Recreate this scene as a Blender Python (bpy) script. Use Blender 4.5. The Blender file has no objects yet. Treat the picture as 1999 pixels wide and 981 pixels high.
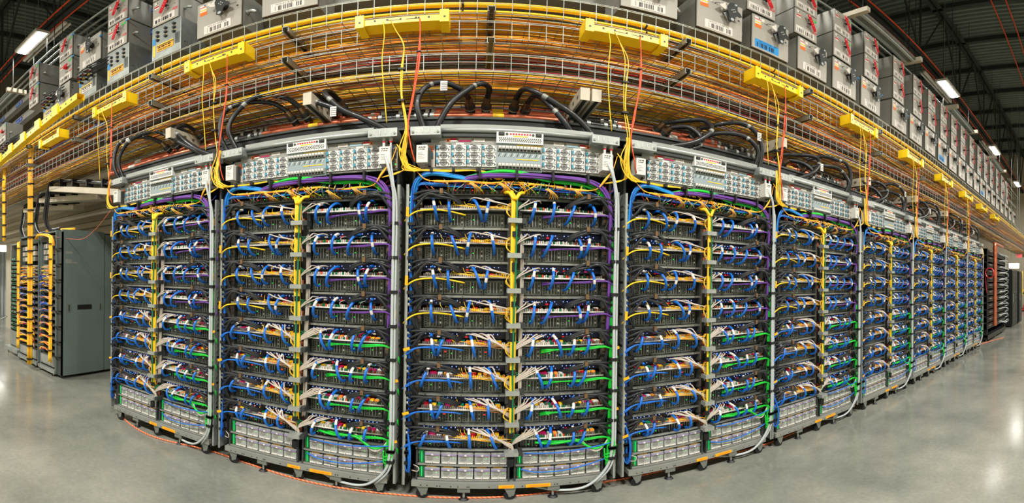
import bpy, math, random
from mathutils import Vector, Matrix
random.seed(7)
PI = math.pi
SC = bpy.context.scene
COL = SC.collection

# ------------------------------------------------------------------ camera
H = 1.38                      # eye height
F, CX, CY, ROLL = 753.97, 922.46, 541.63, 0.015      # pixels per radian of a 1999 x 981 equirectangular picture
cam_d = bpy.data.cameras.new('camera')
cam = bpy.data.objects.new('camera', cam_d); COL.objects.link(cam)
cam_d.type = 'PANO'
cam_d.panorama_type = 'EQUIRECTANGULAR'
cam_d.longitude_min = (0 - CX) / F
cam_d.longitude_max = (1999 - CX) / F
cam_d.latitude_min = -(981 - CY) / F
cam_d.latitude_max = CY / F
cam_d.clip_start = 0.02; cam_d.clip_end = 200
cr, sr = math.cos(ROLL), math.sin(ROLL)
# columns: right, up, back
cam.matrix_world = Matrix(((cr, -sr, 0, 0), (0, 0, -1, 0), (sr, cr, 0, H), (0, 0, 0, 1)))
SC.camera = cam

# ------------------------------------------------------------------ world, exposure
w = bpy.data.worlds.new('world'); SC.world = w; w.use_nodes = True
w.node_tree.nodes['Background'].inputs[0].default_value = (.75, .8, .78, 1)
w.node_tree.nodes['Background'].inputs[1].default_value = .3
SC.view_settings.view_transform = 'Standard'
SC.view_settings.look = 'None'
SC.view_settings.gamma = 1
SC.view_settings.use_curve_mapping = False
SC.view_settings.exposure = -0.5
try:
    SC.cycles.use_denoising = True
    SC.cycles.max_bounces = 8
    SC.cycles.diffuse_bounces = 4
    SC.cycles.glossy_bounces = 3
    SC.cycles.sample_clamp_indirect = 6
    SC.cycles.caustics_reflective = False
    SC.cycles.caustics_refractive = False
except Exception:
    pass
LAMP_W = (80, 640)        # the row over the racks, the row behind the viewer
LAMP_X = [-12.5, -7.08, -1.6, 2.6, 9.0, 14.3, 19.7]
LAMP_ROWS = [(3.2, 6.58), (-2.2, 6.58)]

# ------------------------------------------------------------------ materials
M = {}
def s2l(c):
    return tuple(((x / 255 + .055) / 1.055) ** 2.4 if x > 10 else x / 255 / 12.92 for x in c)
def mat(name, rgb, rough=.5, metal=0., emit=0., var=0., scale=8., bump=0., coat=0.):
    m = bpy.data.materials.new(name); m.use_nodes = True
    nt = m.node_tree; b = nt.nodes['Principled BSDF']
    c = s2l(rgb)
    b.inputs['Base Color'].default_value = (*c, 1)
    b.inputs['Roughness'].default_value = rough
    b.inputs['Metallic'].default_value = metal
    if coat: b.inputs['Coat Weight'].default_value = coat
    if emit:
        b.inputs['Emission Color'].default_value = (*c, 1)
        b.inputs['Emission Strength'].default_value = emit
    if var or bump:
        tc = nt.nodes.new('ShaderNodeTexCoord')
        n = nt.nodes.new('ShaderNodeTexNoise'); n.inputs['Scale'].default_value = scale; n.inputs['Detail'].default_value = 6
        nt.links.new(tc.outputs['Object'], n.inputs['Vector'])
        if var:
            r = nt.nodes.new('ShaderNodeValToRGB')
            r.color_ramp.elements[0].position = .3; r.color_ramp.elements[1].position = .7
            r.color_ramp.elements[0].color = (*[x * (1 - var) for x in c], 1)
            r.color_ramp.elements[1].color = (*[min(1, x * (1 + var)) for x in c], 1)
            nt.links.new(n.outputs['Fac'], r.inputs['Fac']); nt.links.new(r.outputs['Color'], b.inputs['Base Color'])
        if bump:
            bp = nt.nodes.new('ShaderNodeBump'); bp.inputs['Strength'].default_value = bump
            nt.links.new(n.outputs['Fac'], bp.inputs['Height']); nt.links.new(bp.outputs['Normal'], b.inputs['Normal'])
    M[name] = m
    return m
mat('steel', (168, 172, 168), .38, .75, var=.12, scale=5)
mat('zinc', (178, 184, 180), .42, .6, var=.15, scale=9)
mat('wire', (150, 158, 152), .5, .45)
mat('galv', (150, 156, 150), .45, .7, var=.2, scale=6)
mat('dark_steel', (70, 74, 72), .45, .5, var=.15, scale=6)
mat('module', (104, 110, 101), .4, .5, var=.2, scale=30)
mat('module_dark', (40, 44, 42), .5, .3)
mat('vent', (22, 25, 24), .6)
mat('black', (18, 20, 22), .5)
mat('black_rubber', (26, 29, 32), .42, coat=.15)
mat('black_metal', (30, 33, 34), .4, .3)
mat('frame_gray', (76, 82, 80), .45, .4, var=.12, scale=5)
mat('manifold', (120, 110, 98), .4, .5)
mat('white', (225, 222, 214), .5)
mat('label', (228, 224, 216), .6)
mat('ink', (25, 25, 25), .7)
mat('cream', (196, 188, 168), .55, var=.08)
mat('blue_hose', (22, 108, 206), .4)
mat('blue_cable', (24, 150, 228), .4)
mat('blue_deep', (20, 70, 170), .4)
mat('yellow', (255, 210, 30), .45)
mat('yellow_duct', (255, 216, 20), .4)
mat('yellow_fibre', (255, 206, 50), .45)
mat('orange', (252, 160, 50), .45)
mat('orange_red', (240, 84, 34), .45)
mat('red', (210, 28, 40), .4)
mat('dark_red', (150, 24, 30), .5)
mat('green', (16, 196, 52), .4)
mat('green_dark', (10, 120, 72), .45)
mat('purple', (104, 58, 150), .45)
mat('offwhite', (196, 186, 174), .5)
mat('gray_conduit', (184, 192, 192), .4)
mat('teal', (60, 150, 178), .4)
mat('magenta', (176, 20, 90), .45)
mat('lilac', (170, 160, 200), .35, .4)
mat('copper', (222, 128, 98), .3, .85, var=.2, scale=6)
mat('brass', (150, 120, 90), .35, .8)
mat('box_gray', (176, 174, 164), .5, .15, var=.05, scale=4)
mat('box_edge', (52, 54, 52), .5)
mat('box_side', (150, 150, 142), .5, .2, var=.05, scale=4)
mat('light_panel', (222, 224, 220), .45, .1)
mat('shelf_gray', (150, 152, 146), .45, .3, var=.08, scale=10)
mat('sky_blue', (150, 186, 200), .5)
mat('panel_blue', (150, 166, 170), .45, .2)
mat('blue_tape', (40, 150, 224), .5)
mat('blue_sign', (20, 60, 170), .5)
mat('orange_tag', (246, 178, 14), .5)
mat('label_orange', (240, 120, 40), .5)
mat('ceiling_beam', (46, 54, 52), .6)
mat('cabinet_gray', (106, 120, 116), .5, .1, var=.07, scale=2.5)
mat('led_blue', (150, 180, 255), .4, emit=2.2)
mat('led_green', (40, 255, 70), .4, emit=2.0)
mat('led_strip', (30, 210, 90), .4, emit=.7)
mat('led_red', (255, 40, 30), .4, emit=2.0)
mat('led_panel', (26, 36, 74), .4)
mat('lens', (255, 252, 244), .4, emit=26)
mat('exit', (250, 120, 120), .4, emit=1.0)
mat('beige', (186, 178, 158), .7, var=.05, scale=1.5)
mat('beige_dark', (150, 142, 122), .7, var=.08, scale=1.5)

def node_mat(name):
    m = bpy.data.materials.new(name); m.use_nodes = True; M[name] = m
    nt = m.node_tree
    return m, nt, nt.nodes['Principled BSDF'], nt.nodes.new, nt.links.new
# perforated silver sheet of the power modules
m, nt, b, N, L = node_mat('perforated')
tc = N('ShaderNodeTexCoord'); v = N('ShaderNodeTexVoronoi'); v.inputs['Scale'].default_value = 210; v.inputs['Randomness'].default_value = 0
L(tc.outputs['Object'], v.inputs['Vector']); r = N('ShaderNodeValToRGB')
r.color_ramp.elements[0].position = .32; r.color_ramp.elements[1].position = .42
r.color_ramp.elements[0].color = (.12, .13, .12, 1); r.color_ramp.elements[1].color = (.62, .65, .62, 1)
L(v.outputs['Distance'], r.inputs['Fac']); L(r.outputs['Color'], b.inputs['Base Color'])
b.inputs['Metallic'].default_value = .25; b.inputs['Roughness'].default_value = .4
# polished concrete
m, nt, b, N, L = node_mat('concrete')
tc = N('ShaderNodeTexCoord')
n1 = N('ShaderNodeTexNoise'); n1.inputs['Scale'].default_value = 1.3; n1.inputs['Detail'].default_value = 9; n1.inputs['Roughness'].default_value = .62
n2 = N('ShaderNodeTexNoise'); n2.inputs['Scale'].default_value = 38; n2.inputs['Detail'].default_value = 6
L(tc.outputs['Object'], n1.inputs['Vector']); L(tc.outputs['Object'], n2.inputs['Vector'])
r1 = N('ShaderNodeValToRGB'); r1.color_ramp.elements[0].position = .32; r1.color_ramp.elements[1].position = .68
r1.color_ramp.elements[0].color = (*s2l((112, 115, 107)), 1); r1.color_ramp.elements[1].color = (*s2l((150, 150, 138)), 1)
r2 = N('ShaderNodeValToRGB'); r2.color_ramp.elements[0].color = (.9, .9, .9, 1); r2.color_ramp.elements[1].color = (1.06, 1.06, 1.06, 1)
r2.color_ramp.elements[0].position = .3; r2.color_ramp.elements[1].position = .7
mx = N('ShaderNodeMix'); mx.data_type = 'RGBA'; mx.blend_type = 'MULTIPLY'; mx.inputs[0].default_value = 1
L(n1.outputs['Fac'], r1.inputs['Fac']); L(n2.outputs['Fac'], r2.inputs['Fac'])
L(r1.outputs['Color'], mx.inputs[6]); L(r2.outputs['Color'], mx.inputs[7]); L(mx.outputs[2], b.inputs['Base Color'])
r3 = N('ShaderNodeMapRange'); r3.inputs['To Min'].default_value = .09; r3.inputs['To Max'].default_value = .24
L(n1.outputs['Fac'], r3.inputs['Value']); L(r3.outputs['Result'], b.inputs['Roughness'])
b.inputs['IOR'].default_value = 1.5
# ribbed steel deck of the ceiling
m, nt, b, N, L = node_mat('deck')
b.inputs['Base Color'].default_value = (*s2l((118, 130, 124)), 1); b.inputs['Roughness'].default_value = .6; b.inputs['Metallic'].default_value = .2
# orange and white woven rope
m, nt, b, N, L = node_mat('rope')
tc = N('ShaderNodeTexCoord'); wv = N('ShaderNodeTexWave'); wv.inputs['Scale'].default_value = 22; wv.bands_direction = 'DIAGONAL'
L(tc.outputs['Object'], wv.inputs['Vector']); r = N('ShaderNodeValToRGB'); r.color_ramp.interpolation = 'CONSTANT'
r.color_ramp.elements[0].color = (*s2l((238, 96, 40)), 1); r.color_ramp.elements[1].position = .72; r.color_ramp.elements[1].color = (*s2l((238, 170, 130)), 1)
L(wv.outputs['Fac'], r.inputs['Fac']); L(r.outputs['Color'], b.inputs['Base Color']); b.inputs['Roughness'].default_value = .6

# ------------------------------------------------------------------ mesh builder
def cat(pts, k=6):
    """smooth curve through the points"""
    p = [Vector(q) for q in pts]
    if len(p) < 3: return p
    P = [p[0] * 2 - p[1]] + p + [p[-1] * 2 - p[-2]]
    out = []
    for i in range(1, len(P) - 2):
        a, b_, c, d = P[i - 1], P[i], P[i + 1], P[i + 2]
        for j in range(k):
            t = j / k
            out.append(.5 * ((2 * b_) + (c - a) * t + (2 * a - 5 * b_ + 4 * c - d) * t * t + (3 * b_ - a - 3 * c + d) * t ** 3))
    out.append(p[-1])
    return out
class MB:
    def __init__(s): s.v = []; s.f = []; s.m = []; s.sm = []; s.mats = []
    def mi(s, m):
        if m not in s.mats: s.mats.append(m)
        return s.mats.index(m)
    def add(s, vs, fs, m, smooth=False):
        o = len(s.v); k = s.mi(m)
        s.v.extend([tuple(q) for q in vs])
        for f in fs: s.f.append([i + o for i in f]); s.m.append(k); s.sm.append(smooth)
    def box(s, x0, x1, y0, y1, z0, z1, m):
        s.add([(x0, y0, z0), (x1, y0, z0), (x1, y1, z0), (x0, y1, z0), (x0, y0, z1), (x1, y0, z1), (x1, y1, z1), (x0, y1, z1)],
              [(0, 3, 2, 1), (4, 5, 6, 7), (0, 1, 5, 4), (1, 2, 6, 5), (2, 3, 7, 6), (3, 0, 4, 7)], m)
        return s
    def quad(s, p, m): s.add(p, [tuple(range(len(p)))], m); return s
    def prism(s, poly, y0, y1, m):
        """polygon in x-z, extruded in y (y0 is the front)"""
        n = len(poly)
        s.add([(x, y0, z) for x, z in poly] + [(x, y1, z) for x, z in poly],
              [tuple(range(n)), tuple(range(2 * n - 1, n - 1, -1))] + [(i, i + n, (i + 1) % n + n, (i + 1) % n) for i in range(n)], m)
        return s
    def prismx(s, poly, x0, x1, m):
        n = len(poly)
        s.add([(x0, y, z) for y, z in poly] + [(x1, y, z) for y, z in poly],
              [tuple(range(n)), tuple(range(2 * n - 1, n - 1, -1))] + [(i, i + n, (i + 1) % n + n, (i + 1) % n) for i in range(n)], m)
        return s
    def tube(s, pts, r, m, n=6, k=5, cap=True, smooth=True, band=None):
        """band = (t0, t1, material): a sleeve painted on part of the tube"""
        p = cat(pts, k) if k > 1 else [Vector(q) for q in pts]
        p = [q for i, q in enumerate(p) if i == 0 or (q - p[i - 1]).length > 1e-6]
        rings = []; t = (p[1] - p[0]).normalized()
        up = Vector((0, 0, 1)) if abs(t.z) < .9 else Vector((1, 0, 0))
        u = t.cross(up).normalized()
        for i, q in enumerate(p):
            t = (p[min(i + 1, len(p) - 1)] - p[max(i - 1, 0)]).normalized()
            u = (u - t * u.dot(t)).normalized(); w_ = t.cross(u)
            rr = r(i / (len(p) - 1)) if callable(r) else r
            rings.append([q + (u * math.cos(2 * PI * j / n) + w_ * math.sin(2 * PI * j / n)) * rr for j in range(n)])
        vs = [x for g in rings for x in g]
        segs = len(p) - 1
        fa = {}
        for i in range(segs):
            mm = m
            if band and band[0] <= (i + .5) / segs <= band[1]: mm = band[2]
            fa.setdefault(mm, []).extend([(i * n + j, i * n + (j + 1) % n, (i + 1) * n + (j + 1) % n, (i + 1) * n + j) for j in range(n)])
        if cap: fa.setdefault(m, []).extend([tuple(range(n - 1, -1, -1)), tuple(range(segs * n, segs * n + n))])
        o = len(s.v); s.v.extend([tuple(q) for q in vs])
        for mm, fs in fa.items():
            kk = s.mi(mm)
            for f in fs: s.f.append([a + o for a in f]); s.m.append(kk); s.sm.append(smooth)
        return s
    def cyl(s, c, axis, r, h, m, n=14, r2=None):
        """cylinder starting at c going h along the axis"""
        a = {'x': Vector((1, 0, 0)), 'y': Vector((0, 1, 0)), 'z': Vector((0, 0, 1))}[axis] if isinstance(axis, str) else Vector(axis).normalized()
        c = Vector(c); up = Vector((0, 0, 1)) if abs(a.z) < .9 else Vector((1, 0, 0))
        u = a.cross(up).normalized(); w_ = a.cross(u); r2 = r if r2 is None else r2
        vs = [c + (u * math.cos(2 * PI * j / n) + w_ * math.sin(2 * PI * j / n)) * r for j in range(n)] + \
             [c + a * h + (u * math.cos(2 * PI * j / n) + w_ * math.sin(2 * PI * j / n)) * r2 for j in range(n)]
        s.add(vs, [(j, (j + 1) % n, (j + 1) % n + n, j + n) for j in range(n)], m, True)
        s.add(vs, [tuple(range(n - 1, -1, -1)), tuple(range(n, 2 * n))], m)
        return s
    def ring(s, c, r0, r1, m, y0=0., n=20, h=.002):
        """flat ring in the x-z plane, thickness h towards -y"""
        cx, cz = c; vs = []
        for y in (y0 - h, y0):
            for r in (r0, r1):
                vs += [(cx + math.cos(2 * PI * j / n) * r, y, cz + math.sin(2 * PI * j / n) * r) for j in range(n)]
        fs = []
        for j in range(n):
            k = (j + 1) % n
            fs += [(j, k, n + k, n + j), (n + j, n + k, 3 * n + k, 3 * n + j), (j, 2 * n + j, 2 * n + k, k)]
        s.add(vs, fs, m); return s
    def text(s, txt, x, z, y, size, m, ang=0., cx=False, ext=.0008):
        """lettering standing in the x-z plane, read from -y"""
        vs, fs, wd = glyphs(txt)
        ca, sa = math.cos(ang), math.sin(ang); ox = -wd / 2 if cx else 0
        s.add([(x + ((px + ox) * ca - pz * sa) * size, y, z + ((px + ox) * sa + pz * ca) * size) for px, pz in vs], fs, m)
        return s
    def build(s, name, parent=None, loc=None, rz=0):
        me = bpy.data.meshes.new(name)
        me.from_pydata(s.v, [], s.f)
        for q in s.mats: me.materials.append(M[q])
        me.polygons.foreach_set('material_index', s.m)
        me.polygons.foreach_set('use_smooth', s.sm)
        me.update()
        o = bpy.data.objects.new(name, me); COL.objects.link(o)
        if parent is not None: o.parent = parent
        if loc: o.location = loc
        if rz: o.rotation_euler = (0, 0, rz)
        return o
_g = {}
def glyphs(t):
    if t not in _g:
        c = bpy.data.curves.new('t', 'FONT'); c.body = t; c.resolution_u = 2
        o = bpy.data.objects.new('t', c); COL.objects.link(o)
        dg = bpy.context.evaluated_depsgraph_get()
        me = bpy.data.meshes.new_from_object(o.evaluated_get(dg))
        vs = [(q.co.x, q.co.y) for q in me.vertices]; fs = [tuple(p.vertices) for p in me.polygons]
        _g[t] = (vs, fs, max([a for a, _ in vs], default=0))
        bpy.data.objects.remove(o); bpy.data.curves.remove(c); bpy.data.meshes.remove(me)
    return _g[t]
def dashes(b, x0, x1, z, y, h, m='ink', seed=1):
    """a line of print too small to read"""
    rnd = random.Random(seed + int(z * 1000)); x = x0
    while x < x1:
        w_ = rnd.uniform(.7, 2.2) * h; e = min(x1, x + w_); b.box(x, e, y, y + .0004, z, z + h, m); x = e + h * rnd.uniform(.3, .7)
def tag(o, label, cat_, group=None, kind=None):
    o['label'] = label; o['category'] = cat_
    if group: o['group'] = group
    if kind: o['kind'] = kind
    return o
def empty(name, loc):
    o = bpy.data.objects.new(name, None); o.empty_display_size = .05; COL.objects.link(o); o.location = loc
    return o
def struct(o): o['kind'] = 'structure'; return o
def kids():
    d = {}
    for o in COL.objects:
        if o.parent: d.setdefault(o.parent.name, []).append(o)
    return d
class Proto:
    """a thing with its parts and sub-parts that can be copied; the first use moves the source itself"""
    def __init__(s, root, parts):
        s.root = root; s.parts = parts; s.used = False
    def place(s, loc, rz=0):
        if not s.used:
            s.used = True; s.root.location = loc; s.root.rotation_euler = (0, 0, rz); return s.root
        r = s.root.copy(); COL.objects.link(r); r.location = loc; r.rotation_euler = (0, 0, rz)
        for k in [k for k in r.keys()]:
            if k in ('label', 'group'): del r[k]
        mp = {s.root: r}
        for p in s.parts:
            c = p.copy(); COL.objects.link(c); c.parent = mp[p.parent]; mp[p] = c
        return r
ORD = ['first', 'second', 'third', 'fourth', 'fifth', 'sixth', 'seventh', 'eighth', 'ninth', 'tenth', 'eleventh', 'twelfth', 'thirteenth',
       'fourteenth', 'fifteenth', 'sixteenth', 'seventeenth', 'eighteenth', 'nineteenth', 'twentieth']
def jit(a): return random.uniform(-a, a)

# ------------------------------------------------------------------ the room
b = MB(); b.box(-14, 24, -7, 7, -.05, 0, 'concrete'); struct(b.build('floor'))
b = MB()
x = -14.0; prof = []
while x < 24:
    prof += [(x, 9.8), (x + .07, 9.8), (x + .10, 9.88), (x + .16, 9.88), (x + .19, 9.8)]
    x += .2
vs = [(px, -7, pz) for px, pz in prof] + [(px, 7, pz) for px, pz in prof]
n = len(prof)
b.add(vs, [(i, i + 1, i + 1 + n, i + n) for i in range(n - 1)], 'deck')
struct(b.build('ceiling'))
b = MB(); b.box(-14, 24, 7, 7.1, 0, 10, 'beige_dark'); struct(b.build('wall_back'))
b = MB(); b.box(-14, 24, -7.1, -7, 0, 10, 'beige'); struct(b.build('wall_front'))
b = MB(); b.box(24, 24.1, -7, 7, 0, 10, 'beige'); struct(b.build('wall_right'))
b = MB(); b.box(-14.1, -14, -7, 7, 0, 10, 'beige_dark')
struct(b.build('wall_left'))
# beige containment wall behind the racks, with its ribbed cornice
b = MB()
b.box(-9, -4.33, 3.42, 3.5, 0, 2.1, 'beige')
for i in range(7): b.box(-9, 8.6, 3.36 - .02 * (i % 2), 3.42, 2.1 + i * .09, 2.1 + i * .09 + .085, 'beige_dark' if i % 2 else 'beige')
b.box(-9, 8.6, 3.2, 3.42, 2.73, 2.78, 'beige')
struct(b.build('wall_containment'))
# steel trusses, each one thing
def truss(y, z0, z1, n_, lab):
    b = MB(); xs = (-14, 24)
    for z in (z0, z1):
        b.box(xs[0], xs[1], y - .14, y - .02, z, z + .02, 'ceiling_beam'); b.box(xs[0], xs[1], y + .02, y + .14, z, z + .02, 'ceiling_beam')
        b.box(xs[0], xs[1], y - .03, y - .015, z, z + .13, 'ceiling_beam'); b.box(xs[0], xs[1], y + .015, y + .03, z, z + .13, 'ceiling_beam')
    st = 38 / n_
    for i in range(n_):
        a = -14 + i * st
        b.tube([(a, y, z1), (a + st / 2, y, z0 + .05)], .028, 'ceiling_beam', n=4, k=1, smooth=False)
        b.tube([(a + st / 2, y, z0 + .05), (a + st, y, z1)], .028, 'ceiling_beam', n=4, k=1, smooth=False)
        b.tube([(a + st / 2, y, z0), (a + st / 2, y, z1)], .03, 'ceiling_beam', n=4, k=1, smooth=False)
    tag(b.build('roof_truss'), lab, 'roof truss')
truss(3.5, 7.14, 9.6, 13, 'dark steel roof truss above the row of lit lamps')
truss(.7, 8.2, 9.6, 13, 'dark steel roof truss over the aisle beside the orange conduits')
for i in range(19):
    xx = -13 + i * 2
    b = MB(); b.box(xx - .05, xx + .05, -7, 7, 9.6, 9.78, 'ceiling_beam'); struct(b.build('ceiling_beam_%d' % (i + 1)))
for (y, z, nm) in ((3.37, 7.125, 'thin orange conduit along the near edge of the roof truss'), (3.63, 7.125, 'thin orange conduit along the far edge of the roof truss'),
                   (2.1, 9.585, 'orange conduit under the roof deck, the one nearer the truss'), (1.75, 9.585, 'orange conduit under the roof deck, farther from the truss')):
    b = MB(); pts = [(-13 + i * 2.6, y + jit(.015), z) for i in range(15)]
    b.tube(pts, .018, 'orange_red', n=5, k=2); tag(b.build('orange_conduit'), nm, 'conduit', 'orange conduits under the roof')

# ------------------------------------------------------------------ lamps
def lamp_proto():
    h = MB(); h.box(-.52, .52, -.15, .15, .03, .10, 'white'); h.box(-.3, .3, -.05, .05, .09, .13, 'galv')
    h.box(-.95, .95, .22, .28, .1, .15, 'white'); h.box(-.95, .95, .33, .36, .1, .15, 'white')
    h.box(-.04, .04, -.05, .36, .13, .16, 'white'); h.cyl((-.3, 0, .12), 'z', .008, 3.0, 'galv', 6); h.cyl((.3, 0, .12), 'z', .008, 3.0, 'galv', 6)
    root = h.build('ceiling_lamp')
    g = MB(); g.box(-.5, .5, -.085, .085, .018, .03, 'lens'); c = g.build('lens', root)
    return Proto(root, [c])
lp = lamp_proto()
ARS = []
for w_ in LAMP_W:
    ar = bpy.data.lights.new('lamp_light', 'AREA'); ar.shape = 'RECTANGLE'; ar.size = 1.0; ar.size_y = .24; ar.energy = w_; ar.color = (1, .96, .89); ARS.append(ar)
n_l = 0
for (y, z) in LAMP_ROWS:
    for i, x in enumerate(LAMP_X):
        o = lp.place((x, y, z)); n_l += 1
        seen = {1: 'lit ceiling lamp on the left, above the red-handled switch boxes', 4: 'nearest of the three lit ceiling lamps on the right', 5: 'middle of the three lit ceiling lamps on the right', 6: 'farthest of the three lit ceiling lamps on the right'}
        tag(o, seen[i] if y > 0 and i in seen else 'ceiling lamp %s the racks, %s along its row' % ('over' if y > 0 else 'across the aisle from', ORD[i]), 'lamp', 'lit ceiling lamps')
        l = bpy.data.objects.new('lamp_light', ARS[0 if y > 0 else 1]); COL.objects.link(l); l.location = (x, y, z + .005)
# unlit strip fixtures
f = MB(); f.box(-.85, .85, -.12, .12, .03, .07, 'galv'); f.box(-.85, .85, -.09, -.05, .0, .03, 'gray_conduit'); f.box(-.85, .85, .05, .09, .0, .03, 'gray_conduit')
f.box(-.93, -.85, -.22, .22, -.01, .09, 'cream'); f.box(-.7, -.69, -.005, .005, .07, 4.1, 'dark_steel'); f.box(.69, .7, -.005, .005, .07, 4.1, 'dark_steel'); f.box(.85, .93, -.22, .22, -.01, .09, 'cream')
up_ = Proto(f.build('strip_fixture'), [])
for i, (x, y, z) in enumerate([(-8.5, 3.1, 5.5), (5.25, 2.9, 5.72), (9.4, 3.0, 5.75), (13.6, 3.0, 5.75)]):
    tag(up_.place((x, y, z)), 'unlit strip light fixture with cream end blocks, %s from the left' % ORD[i], 'light fixture', 'unlit strip fixtures')

# ------------------------------------------------------------------ server trays
TW = .475                      # width of one tray
def conn_board(side, low, seed):
    rnd = random.Random(seed); b = MB()
    b.box(-.012, TW + .012, .0, .2, -.007, 0, 'shelf_gray')
    b.box(-.012, TW + .012, -.003, .0, -.007, .001, 'white')
    b.box(.0, TW, .03, .2, 0, .004, 'module_dark')
    x = .012
    while x < TW - .01:
        if side == 'L': cols = ['white', 'white', 'white', 'offwhite', 'lilac'] if x < TW * .5 else ['orange', 'white', 'white', 'yellow']
        else: cols = ['white', 'white', 'orange_red', 'white', 'green_dark', 'offwhite']
        b.box(x, x + .006, -.001, .014, .001, .013 + rnd.random() * .005, rnd.choice(cols)); x += .0105
    x = .02
    while x < TW - .03:
        w_ = .018 + rnd.random() * .02
        if low or rnd.random() < .3:
            c = rnd.choice(['magenta', 'orange', 'green_dark', 'yellow', 'red', 'blue_hose', 'white'] if low else ['red', 'offwhite', 'white', 'purple'])
            b.box(x, x + w_, .022, .045, .002, .020, c)
        if low: b.box(x, x + w_, .055, .075, .002, .02, rnd.choice(['offwhite', 'red', 'magenta', 'orange', 'teal', 'module']))
        b.box(x, x + .012, .09, .12, .002, .026, rnd.choice(['dark_red', 'offwhite', 'module', 'black', 'orange'])); x += w_ + .008
    return b
def indicator(seed):
    rnd = random.Random(seed); b = MB()
    b.box(.0, TW, .05, .055, -.158, -.122, 'led_panel')
    for (a, e) in ((.02, .205), (.25, .45)):
        x = a; k = 0
        while x < e:
            b.box(x, x + .0045, .046, .05, -.139, -.134, 'led_blue')
            if rnd.random() < .5: b.box(x + .012, x + .015, .046, .05, -.152, -.149, 'led_blue')
            if rnd.random() < .35: b.box(x - .004, x + .012, .042, .05, -.156, -.146, rnd.choice(['red', 'magenta', 'green_dark', 'offwhite']))
            x += .024 if k % 4 < 3 else .034; k += 1
    return b
def chassis(seed, side):
    rnd = random.Random(seed); b = MB()
    b.box(0, TW, .052, .6, -.103, -.012, 'module_dark')
    x = .012
    for seg in range(4):
        w_ = .108
        b.box(x, x + w_, .044, .052, -.100, -.022, 'module')
        for j in range(9): b.box(x + .034 + j * .0058, x + .0372 + j * .0058, .0415, .044, -.090, -.03, 'vent' if j % 3 else 'steel')
        for j in range(5): b.box(x + .007, x + .0155, .0415, .044, -.09 + j * .013, -.083 + j * .013, 'black')
        for j in range(4): b.box(x + .022, x + .028, .0415, .044, -.088 + j * .016, -.079 + j * .016, 'vent')
        for j in range(5): b.box(x + .092, x + .099, .0415, .044, -.088 + j * .0125, -.081 + j * .0125, 'offwhite' if j % 2 else 'vent')
        b.box(x + .045, x + .049, .039, .0415, -.06, -.055, 'led_green' if rnd.random() < .6 else 'black')
        if rnd.random() < .25: b.box(x + .006, x + .018, .040, .0415, -.05, -.045, 'led_red')
        x += .113
    b.box(-.008, TW + .008, .018, .05, -.117, -.105, 'steel')       # lip under the modules
    b.box(-.012, 0, .02, .6, -.165, -.0, 'frame_gray'); b.box(TW, TW + .012, .02, .6, -.165, -.0, 'frame_gray')
    b.box(0, TW, .06, .6, -.165, -.117, 'black_metal')
    for x in (.03, .23, .44): b.cyl((x, .016, -.111), 'y', .003, .003, 'black', 6)
    return b
def hose_mesh(v, side):
    """blue hose arching out over the board edge; local to its upper end"""
    rnd = random.Random(v * 13 + (5 if side == 'R' else 1))
    lean = [.03, .015, .045, -.02, .022, -.035][v % 6] * (1 if side == 'L' else -1) + rnd.uniform(-.008, .008)
    b = MB()
    b.tube([(-.014, .12, .034), (0, .06, .05), (lean * .2, .005, .048), (lean * .5, -.034, .024), (lean * .75, -.046, -.006), (lean * 1., -.034, -.038), (lean * 1.15, -.002, -.062), (lean * 1.2, .045, -.066)],
           .0082, 'blue_hose', n=8, k=3, band=[(.38, .52, 'label'), (.24, .38, 'label'), (2, 3, 'label'), (.55, .68, 'label')][v % 4])
    return b
def black_meshes(side, v):
    sg = 1 if side == 'L' else -1; out = []; rnd = random.Random(v + (40 if side == 'L' else 0))
    o = 0 if side == 'L' else TW
    for j in range(3):
        b = MB(); a = rnd.uniform(-.004, .012) + .006 * (j == 1)
        z0 = (.030, .062, -.02)[j]
        b.tube([(o - sg * .062, -.01, z0), (o - sg * .035, -.035, z0 + .015), (o + sg * .035, -.05, .074 + a), (o + sg * .11, -.048, .078 + a - .010 * j), (o + sg * .17, -.03, .062 - .008 * j), (o + sg * .215, .01, .036 - .01 * j), (o + sg * .235, .09, .02)],
               .0082, 'black_rubber', n=7, k=3)
        b.cyl((o - sg * .080, -.012, z0), (sg, 0, 0), .0115, .026, 'zinc' if j < 2 else 'black', 8)
        if j == 1: b.box(min(o + sg * .10, o + sg * .118), max(o + sg * .10, o + sg * .118), -.062, -.04, .058 + a, .086 + a, 'brass')
        b.cyl((o - sg * .080, -.014, z0), 'y', .011, .05, 'steel' if j < 2 else 'black', 8)
        out.append(b)
    return out
def white_mesh(side, low, v):
    out = []; rnd = random.Random(v * 7 + low); n = 5 if low else 2
    for j in range(n):
        if side == 'L':
            xe = .25 + j * (.15 / n) + rnd.uniform(-.008, .008); zc = -.012 - .005 * j if low else .015
            b = MB(); out.append(b); b.tube([(xe, .05, .048), (xe + .03, .0, .060 + rnd.uniform(-.004, .004)), (xe + (TW - xe) * .5, -.03, .040 - .004 * j), (TW + .012, -.03, zc), (TW + .043, -.022, zc - .03), (TW + .05, -.02, -.11)], .004, 'offwhite', n=6, k=3)
        else:
            xe = .05 + j * (.13 / n) + rnd.uniform(-.008, .008)
            b = MB(); out.append(b); b.tube([(xe, .05, .048), (xe - .02, .0, .056 + rnd.uniform(-.004, .004)), (xe * .4, -.02, .042 - .004 * j), (-.03, -.025, .0 - .005 * j), (-.055, -.02, -.05), (-.056, -.02, -.11)], .004, 'offwhite', n=6, k=3)
    return out
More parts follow.
